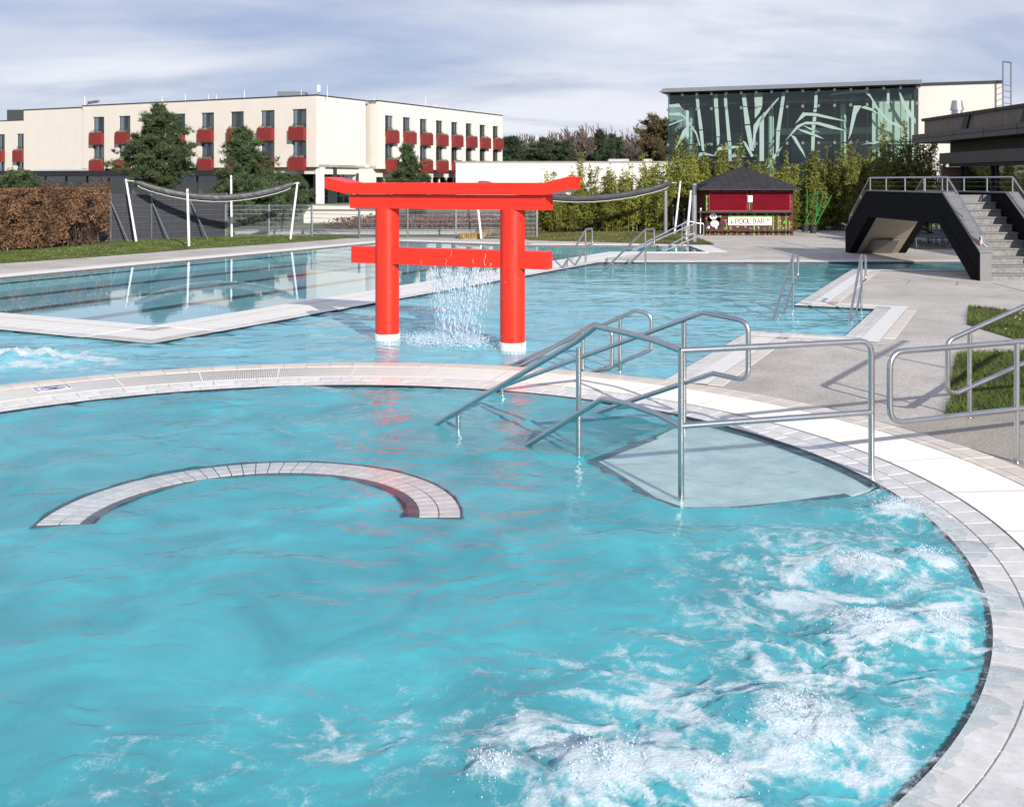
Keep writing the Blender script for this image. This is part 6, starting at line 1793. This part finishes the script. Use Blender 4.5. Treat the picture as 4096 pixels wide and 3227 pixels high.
# white block right of it
wb_ = thing('white_block', 'plain cream block with dark roof edge adjoining the glass hall', 'building', (GR0.x + 3, GR0.y, DZ))
WR = pY(3995, 700, 73.3); dW = Vector((WR.x - GR0.x, WR.y - GR0.y - .4, 0)); LW = dW.length; dW.normalize(); nW = Vector((-dW.y, dW.x, 0)); nW = nW if nW.y > 0 else -nW
P_ = GR0 + nG * .4 - dG * .05
MB().obox(P_, dW, nW, 0, LW, 0, 10, DZ, 9.15).build('wall', M['white_wall'], wb_)
MB().obox(P_, dW, nW, -.02, LW + .1, -.1, 10.1, 9.15, 9.33).build('roof_edge', M['anth'], wb_)
lq = P_ + dW * (LW + .25)
ld = thing('roof_ladder', 'steel roof ladder with raised hoop at the right end of the cream block', 'ladder', (lq.x, lq.y, 4.0))
for o_ in (.0, .85):
    MB().tube([lq + dW * .35 + nW * (o_ - .2) + Vector((-.6 if o_ == 0 else 0, 0, 5)), lq + dW * .35 + nW * (o_ - .2) + Vector((-.6 if o_ == 0 else 0, 0, 10.6))], .05, 6).build('stile', M['galv'], ld)
a, b_ = lq + dW * .35 + nW * -.2 + Vector((-.6, 0, 10.6)), lq + dW * .35 + nW * .65 + Vector((0, 0, 10.6))
MB().tube([a, b_], .05, 6).build('hoop_bar', M['galv'], ld)
for k in range(10):
    z = 5.2 + .42 * k; MB().tube([Vector((a.x, a.y, z)), Vector((b_.x, b_.y, z))], .025, 5).build('rung', M['galv'], ld)
fl = pY(*Z(4, 1640, 360), 60)
fv = thing('roof_flue', 'shiny zinc flue pipe standing on the dark building roof before the cream wall', 'flue', (fl.x, fl.y, fl.z - .6))
MB().cyl((fl.x, fl.y, fl.z - .7), .30, 1.0, 20).build('pipe', M['zinc'], fv, smooth=True)
MB().cyl((fl.x, fl.y, fl.z + .3), .38, .55, 20, .27).build('cowl', M['zinc'], fv, smooth=True)

# ---- dark restaurant on the right, front along x = 17.6
rs = thing('dark_restaurant', 'dark flat-roofed restaurant with deep fascia and glazed front at the right edge', 'building', (20, 40, DZ))
XF = 17.6
yl, yr = 46.2, 22.0
def RZ(k, x, y, X): u, v = Z(k, x, y); Y = X * F / (u - CX); return Y, H - (v - HOR) / F * Y
y_, zt_ = RZ(4, 1275, 515, XF); _, zb2 = RZ(4, 1275, 583, XF)
MB().box((XF, yr, zb2), (XF + 6, yl, zt_)).build('upper_fascia', M['fascia'], rs)
for k in range(9): 
    yy = yl - 2.6 * k - 1.8
    MB().box((XF - .006, yy, zb2), (XF, yy + .03, zt_)).build('fascia_joint', M['black'], rs)
MB().box((XF - .02, yr, zb2 + .19), (XF, yl + .02, zb2 + .215)).build('fascia_groove', M['black'], rs)
MB().box((XF + 1.3, yr, 3.0), (XF + 6, yl - .9, zb2 - .002)).build('recess_band', M['black'], rs)
XL = XF + .55
MB().box((XL, yr, 3.02), (XL + 5, yl - 1.6, 3.48)).build('lower_fascia', M['fascia'], rs)
MB().box((XL + .15, yr, 2.9), (XL + 5, yl - 2.2, 3.018)).build('head_rail', M['black'], rs)
XW = XL + .5
for k in range(7):
    yy = yl - 2.6 - 2.75 * k
    for dy in (0, .42):
        MB().box((XW, yy - dy, DZ), (XW + .12, yy - dy + .08, 2.9)).build('window_post', M['black'], rs)
    MB().box((XW + .03, yy - .42, 1.95), (XW + .09, yy, 2.0)).build('window_bar', M['black'], rs)
    p_ = MB().box((XW + .05, yy - 2.72, DZ), (XW + .07, yy - .46, 2.9)).build('window_pane', M['glass_dark'], rs)
    MB().box((XW + .08, yy - .36, DZ), (XW + .10, yy + .06, 2.9)).build('side_pane', M['glass_dark'], rs)
MB().box((XW - .03, yr, .95), (XW + .04, yl - 2.5, 1.1)).build('sill_rail', M['black'], rs)
MB().box((XW + 3.2, yr, DZ), (XW + 3.4, yl - 1.7, 2.9)).build('back_wall', M['brownpanel'], rs)
MB().box((XL, yl - 1.9, DZ), (XL + 5, yl - 1.7, 2.9)).build('end_wall', M['brownpanel'], rs)
XB = XF + .9
for k in range(9):
    y1 = yl + .9 - 2.5 * k
    MB().box((XB, y1 - 2.48, zt_ - .05), (XB + .1, y1, 4.98 + .055 * k * 0)).build('cladding_panel', M['brownpanel'], rs)
MB().box((XB - .1, yr, 4.98), (XB + 5, yl + 1.0, 5.10)).build('roof_edge', M['black'], rs)
MB().box((XB + .1, yr, zt_), (XB + 5, yl + .9, 4.97)).build('upper_wall', M['brownpanel'], rs)
for yy in (43.2, 38.2, 37.0, 32.3):
    MB().add([(XB - .07, yy, zt_), (XB - .07, yy - .5, zt_), (XB - .07, yy - .9, 4.97), (XB - .07, yy - .4, 4.97), (XB - .01, yy, zt_), (XB - .01, yy - .5, zt_), (XB - .01, yy - .9, 4.97), (XB - .01, yy - .4, 4.97)], [(0, 1, 2, 3), (0, 4, 5, 1), (1, 5, 6, 2), (2, 6, 7, 3), (3, 7, 4, 0)]).build('slanted_stay', M['black'], rs)

# ---- terrace walls and heather behind the low fence
def low_wall(label, u0, u1, vb, vt, mat, name='terrace_wall', th=.4):
    a, b_ = g(u0, vb, DZ), g(u1, vb, DZ)
    h = (vb - vt) / F * ((a.y + b_.y) / 2)
    t = thing(name, label, 'wall', ((a.x + b_.x) / 2, a.y, DZ))
    MB().box((a.x, a.y, DZ), (b_.x, a.y + th, h)).build('wall_body', mat, t)
    MB().box((a.x - .03, a.y - .04, h), (b_.x + .03, a.y + th + .04, h + .06)).build('wall_cap', M['bollard'], t)
low_wall('white terrace wall behind the fence, left of the torii', 1215, 1520, 893, 842, M['white_wall'])
low_wall('grey terrace wall seen between the torii pillars', 1500, 2110, 896, 862, M['gravel'])
low_wall('long low grey kerb wall directly behind the mesh fence', 940, 1900, 938, 922, M['gravel'], th=.3)
low_wall('far white terrace parapet below the hotel corner column', 1220, 1420, 838, 820, M['white_wall'])
def shrub_patch(name, label, poly, n, h, size, mat, seed):
    r = np.random.default_rng(seed); P = np.array([(p[0], p[1]) for p in poly]); lo_, hi = P.min(0), P.max(0)
    q = r.uniform(lo_, hi, (n * 4, 2)); q = q[inside(poly, q[:, 0], q[:, 1])][:n]
    z = DZ + h * r.random(len(q)) ** .7 * (.4 + 1.1 * fbm(q[:, 0] * .5, q[:, 1] * .5, seed, 3))
    V, Fq = leaves_np(np.c_[q, z], size, r)
    o = place(bpy.data.objects.new(name, npmesh(name, V, Fq, mat)), None)
    tag(o, label, 'shrubs', kind='stuff')
shrub_patch('heather_bed', 'brown heather bed behind the fence between the torii pillars', [g(1280, 925), g(2130, 922), g(2130, 890), g(1700, 890), g(1500, 905)], 14000, .55, .10, M['heather'], 31)
shrub_patch('bare_shrubs', 'bare reddish shrubs behind the left sail below the hotel', [g(400, 815), g(1000, 812), g(1000, 800), g(400, 800)], 9000, 1.9, .22, M['heather'], 32)
shrub_patch('bare_shrubs', 'bare brown twiggy shrubs above the hedge at the left edge', [pY(-20, 800, 60), pY(440, 800, 60), pY(440, 800, 66), pY(-20, 800, 66)], 6000, 2.0, .10, M['twig'], 33)
# ================================================================== PLANTS
def pine_mesh(h, w, seed, ntuft=1500, needle=.16, low=.10, nn=10, pw=.9):
    """trunk and limb tubes, needle tufts along the limbs; returns two meshes in local coordinates"""
    r = np.random.default_rng(seed)
    mb = MB()
    bend = r.normal(0, .02, 2) * h
    def axis(z): q = z / h; return Vector((bend[0] * q * q, bend[1] * q * q, z))
    mb.tube([axis(h * q) for q in np.linspace(0, .97, 8)], [max(.012, .024 * h * (1 - q) ** .8) for q in np.linspace(0, .97, 8)], 7)
    C = []
    z = h * low
    while z < h * .97:
        q = z / h
        reach = w * .5 * min(1, ((1 - q) ** pw) * 1.25) * (.55 + .45 * min(1, (q - low * .5) / .22))
        nb = r.integers(4, 7)
        a0 = r.uniform(0, 6.28)
        for k in range(nb):
            a = a0 + 6.283 * k / nb + r.normal(0, .25); L_ = reach * r.choice((.5, .8, .95, 1.1, 1.25)) + .12
            rise = r.uniform(-.08, .35) + .45 * q
            p0 = axis(z + r.normal(0, .02 * h)); d = Vector((math.cos(a), math.sin(a), rise)).normalized()
            p1 = p0 + d * L_ * .6; p2 = p0 + d * L_ + Vector((0, 0, .10 * L_))
            mb.tube([p0, p1, p2], [.010 * h * (1 - q) + .008, .012, .006], 4, cap=False)
            nt_ = max(5, int(L_ / .10))
            for j in range(nt_):
                t = .22 + .78 * (j + r.random()) / nt_
                c = p0.lerp(p2, t); sp = .07 * L_ + .06
                for _ in range(2): C.append((c.x + r.normal(0, sp), c.y + r.normal(0, sp), c.z + r.normal(0, sp * .55) + .05))
        z += h * r.uniform(.045, .07)
    for _ in range(14): C.append((axis(h).x + r.normal(0, .05), axis(h).y + r.normal(0, .05), h * r.uniform(.93, 1.0)))
    C = np.array(C); n = len(C)
    d = r.normal(size=(n, nn, 3)); d[:, :, 2] = np.abs(d[:, :, 2]) * .9 + .1; d /= np.linalg.norm(d, axis=2)[:, :, None]
    e = r.normal(size=(n, nn, 3)); e -= d * (e * d).sum(2)[:, :, None]; e /= np.linalg.norm(e, axis=2)[:, :, None]
    s = needle * r.uniform(.7, 1.3, (n, nn, 1))
    c = C[:, None, :] + r.normal(0, needle * .22, (n, nn, 3))
    V = np.stack([c - e * s * .10, c + e * s * .10, c + d * s], 2).reshape(-1, 3)
    return mb, V, np.arange(len(V)).reshape(-1, 3)
def pine(label, base, h, w, seed, mat='pine', group='pine trees', **kw):
    mb, V, Fq = pine_mesh(h, w, seed, **kw)
    t = thing('pine_tree', label, 'tree', base, group)
    mb.build('trunk', M['bark'], t, local=True)
    link(bpy.data.objects.new('crown', npmesh('crown', V, Fq, M[mat])), t)
    return t
def gp(u, Y, z=DZ): return Vector(((u - CX) / F * Y, Y, z))
pine('large bushy pine in front of the left hotel facade', gp(632, 75), 7.5, 6.0, 1, needle=.28, nn=18, low=.22, pw=.80)
pine('second pine with a pointed top right of the large one', gp(975, 62), 5.4, 3.9, 2, needle=.24, nn=16, low=.10, pw=.82)
pine('broad low pine between the two sail masts, lowest of the left group', gp(1118, 57), 2.35, 3.0, 3, needle=.22, nn=14, low=.06, pw=.6)
pine('single pine rising above the left half of the torii beam', gp(1632, 68), 4.45, 3.0, 4, needle=.24, nn=14, low=.14, pw=.9)
pine('small yellowish conifer top peeking over the hedge at the left edge', gp(70, 60), 2.55, 3.0, 5, needle=.2, nn=12, low=.3, pw=.5)
pine('small sparse seedling pine in the heather between the torii pillars', gp(1668, 54), 1.25, .9, 7, needle=.16, nn=8, low=.1)
pine('low pine bush just behind the fence near the right mast of the left sail', gp(1010, 52), 1.9, 3.2, 8, needle=.22, nn=12, low=.05, pw=.5)

def bamboo_variant(h, seed):
    r = np.random.default_rng(seed)
    mb = MB(); C = []; D = []
    ncu = r.integers(9, 13)
    for k in range(ncu):
        x, y = r.normal(0, .42), r.normal(0, .30); hh = h * (1.0 if k == 0 else r.uniform(.38, .86)); lean = r.normal(0, .06, 2) * hh
        P = [Vector((x + lean[0] * q * q, y + lean[1] * q * q, hh * q)) for q in np.linspace(0, 1, 7)]
        mb.tube(P, [.015, .014, .012, .010, .008, .005, .003], 5, cap=False)
        nbr = int(hh * 14)
        for j in range(nbr):
            q = r.uniform(.04, 1) ** .85; c = Vector((x + lean[0] * q * q, y + lean[1] * q * q, hh * q))
            L_ = (.50 * (1 - q) ** .85 + .05) * r.uniform(.6, 1.2); a = r.uniform(0, 6.28)
            d = Vector((math.cos(a), math.sin(a), r.uniform(.3, 1.1))).normalized(); e = c + d * L_
            if r.random() < .35: mb.tube([c, e], [.004, .002], 3, cap=False)
            nl = int(6 + 13 * (1 - q))
            for m_ in range(nl):
                t = r.uniform(.25, 1.05); C.append(c + d * L_ * t + Vector(r.normal(0, .035, 3))); D.append(d)
    C = np.array([tuple(c) for c in C]); n = len(C); D = np.array([tuple(d) for d in D])
    d = D * .5 + r.normal(0, .55, (n, 3)); d[:, 2] -= .15; d /= np.linalg.norm(d, axis=1)[:, None]
    e = r.normal(size=(n, 3)); e -= d * (e * d).sum(1)[:, None]; e /= np.linalg.norm(e, axis=1)[:, None]
    s = r.uniform(.11, .20, n)[:, None]
    V = np.stack([C, C + d * s * .4 + e * s * .13, C + d * s, C + d * s * .4 - e * s * .13], 1).reshape(-1, 3)
    return mb, V, np.arange(4 * n).reshape(n, 4)
BV = []
for k in range(7):
    mb, V, Fq = bamboo_variant(1.0 * 3.4, 100 + k)
    o = mb.build('culms', M['culm'], None, local=True); cme = o.data; bpy.data.objects.remove(o)
    BV.append((cme, npmesh('leaves', V, Fq, M['bamboo'])))
def bamboo(u, Y, h, k, label, group):
    t = thing('bamboo_plant', label, 'bamboo', gp(u, Y), group)
    s = h / 3.4
    t.rotation_euler = (0, 0, random.uniform(0, 6.28)); sx = random.uniform(.9, 1.15) * (.55 + .45 * s); t.scale = (sx, sx, s)
    link(bpy.data.objects.new('culms', BV[k][0]), t); link(bpy.data.objects.new('leaves', BV[k][1]), t)
random.seed(11)
GB1, GB2 = 'bamboo plants before the white hall', 'tall bamboo plants before the glass hall'
u = 2085; k = 0
while u < 2720:
    q = (u - 2085) / 635
    tall = (1.85 + .85 * min(1, q * 2.2)) * random.choice((.72, .85, 1.0, 1.0, 1.15, 1.32))
    lab = 'lower bamboo plant just right of the torii, before the white hall' if u < 2300 else ('lower bamboo plant behind the small garden lamp' if u < 2580 else 'bamboo plant beside the rear light column and leaning mast')
    bamboo(u, 47.6 + random.uniform(-.4, 1.4), tall if u > 2140 else 1.7, k % 7, lab, GB1); k += 1
    u += random.uniform(14, 24)
u = 2690
while u < 3720:
    q = (u - 2690) / 1000
    tall = (3.2 + .45 * math.sin(q * 9) + .6 * q) * random.choice((.72, .84, .95, 1.0, 1.08, 1.2))
    lab = 'tall olive bamboo plant behind the pool bar roof' if u < 3180 else ('tall olive bamboo plant behind the pots with green canes' if u < 3400 else 'tall dark olive bamboo plant behind the footbridge railing')
    bamboo(u, 48.8 + random.uniform(-.7, 1.6), tall, k % 7, lab, GB2); k += 1
    u += random.uniform(13, 21)

# bare trees and conifers on the skyline
def bare_mesh(h, seed, spread=.36, depth=6):
    r = random.Random(seed); mb = MB()
    def grow(p, d, L_, rad, lv):
        q = p + d * L_ * .5 + Vector((r.gauss(0, .04), r.gauss(0, .04), 0)) * L_; e = p + d * L_
        rad = max(rad, .055)
        mb.tube([p, q, e], [rad, rad * .85, rad * .7], 5 if lv > 3 else 3, cap=False)
        if lv == 0: return
        for k in range(2 if r.random() < .5 else 3):
            nd = (d + Vector((r.gauss(0, spread), r.gauss(0, spread), r.uniform(.0, .22)))).normalized()
            grow(e if k < 2 else q, nd, L_ * r.uniform(.62, .86), rad * .66, lv - 1)
    grow(Vector((0, 0, 0)), Vector((0, 0, 1)), h * .24, h * .022, depth)
    return mb
bares = []
for k in range(5):
    o = bare_mesh(10, 200 + k, .34 + .03 * k).build('b', M['bark_grey'] if k % 3 else M['bark_pale'], None, local=True); bares.append(o.data); bpy.data.objects.remove(o)
def bare(u, Y, vtop, k, label, group='bare trees on the skyline'):
    h = H + (HOR - vtop) / F * Y
    t = thing('bare_tree', label, 'tree', gp(u, Y), group)
    o = link(bpy.data.objects.new('branches', bares[k % 5]), t); s = h / 9.2; t.scale = (s * .9, s * .9, s); t.rotation_euler = (0, 0, k * 1.3)
random.seed(5)
LBT = 'leafless tree on the skyline between the hotel and the glass hall'
k = 0
for u in np.linspace(2020, 2700, 60):
    bare(u + random.uniform(-8, 8), 185 + random.uniform(-20, 25), 556 - 38 * random.random() - 22 * math.exp(-((u - 2340) / 110) ** 2), k, LBT); k += 1
bare(2155, 170, 512, 1, 'tall thin pale bare tree above the low white hall, left of centre'); bare(2310, 165, 520, 3, 'broad pale bare tree, widest on the skyline')
conv = []
for k in range(4):
    mb, V, Fq = pine_mesh(10, 6.2, 300 + k, needle=.5, nn=10, low=.16, pw=.6)
    o = mb.build('ct', M['bark'], None, local=True); conv.append((o.data, npmesh('crown', V, Fq, M['pine2']))); bpy.data.objects.remove(o)
def conifer(u, Y, vtop, k, wide=1.0, label='dark conifer on the skyline among the bare trees'):
    h = H + (HOR - vtop) / F * Y; t = thing('conifer', label, 'tree', gp(u, Y), 'conifers on the skyline')
    link(bpy.data.objects.new('trunk', conv[k % 4][0]), t); link(bpy.data.objects.new('crown', conv[k % 4][1]), t)
    s = h / 10; t.scale = (s * wide, s * wide, s); t.rotation_euler = (0, 0, k * 2.1)
conifer(2018, 160, 556, 1, 1.1); conifer(2062, 158, 556, 2, 1.0); conifer(2172, 150, 560, 0, .8)
conifer(2168, 135, 576, 3, 1.25, 'rounded dark conifer close behind the low white hall, left one'); conifer(2252, 135, 572, 1, 1.15, 'rounded dark conifer close behind the low white hall, right one')
conifer(2405, 165, 530, 2, .75); conifer(2450, 170, 545, 0, .8); conifer(2290, 190, 552, 3, .8); conifer(2600, 150, 590, 1, .9); conifer(2560, 190, 575, 2, .8); conifer(2350, 190, 560, 1, .8)
mb, V, Fq = pine_mesh(9, 7.0, 333, needle=.5, nn=8, low=.3, pw=.35)
M['rust'] = pm('rusty_dry_foliage', (.065, .046, .022), .9, var=.4, sc=.5, c2=(.09, .07, .028))
t = thing('rusty_tree', 'rounded rust-olive tree beside the left edge of the glass hall', 'tree', gp(2650, 150)); t.scale = (1.15, 1.15, 1.18)
mb.build('trunk', M['bark'], t, local=True); link(bpy.data.objects.new('crown', npmesh('crown', V, Fq, M['rust'])), t)
# far hill
mb = MB(); xs = np.linspace(-900, 1500, 60)
hh = 2 + 60 * fbm(xs * .004 + 3, xs * 0, 9, 4) + 22 * np.exp(-((xs - 330) / 160) ** 2)
V = [(x, 2200, -5) for x in xs] + [(x, 2260, float(z)) for x, z in zip(xs, hh)] + [(x, 2400, -5) for x in xs]
n_ = len(xs)
mb.add(V, [(i, i + 1, n_ + i + 1, n_ + i) for i in range(n_ - 1)] + [(n_ + i, n_ + i + 1, 2 * n_ + i + 1, 2 * n_ + i) for i in range(n_ - 1)])
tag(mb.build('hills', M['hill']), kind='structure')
# cut straw-coloured grass clumps by the fence
def clump(u0, u1, v, vt, label, mat, seed):
    r = np.random.default_rng(seed); a, b_ = g(u0, v, DZ), g(u1, v, DZ); h = (v - vt) / F * a.y
    t = thing('grass_clump', label, 'grass clump', ((a.x + b_.x) / 2, a.y, DZ), 'cut ornamental grass clumps')
    n = 1600
    x = r.uniform(a.x, b_.x, n); y = a.y + r.uniform(0, .5, n); hh = h * r.uniform(.75, 1.05, n)
    B = np.c_[x, y, np.full(n, DZ)]; d = np.c_[r.normal(0, .07, n), r.normal(0, .07, n), hh]; w = np.c_[np.full(n, .009), r.normal(0, .006, n), np.zeros(n)]
    V = np.stack([B - w, B + w, B + d + w * .6, B + d - w * .6], 1).reshape(-1, 3)
    place(bpy.data.objects.new('blades', npmesh('blades', V, np.arange(4 * n).reshape(n, 4), mat)), t)
clump(1842, 1932, 957, 932, 'cut straw-coloured grass clump at the foot of the mast between the torii pillars', M['straw'], 1)
clump(1940, 2010, 951, 920, 'cut straw-coloured grass clump beside the right torii pillar, left of it', M['straw'], 2)
clump(2100, 2160, 930, 910, 'low brown grass clump right of the right torii pillar', M['heather'], 3)
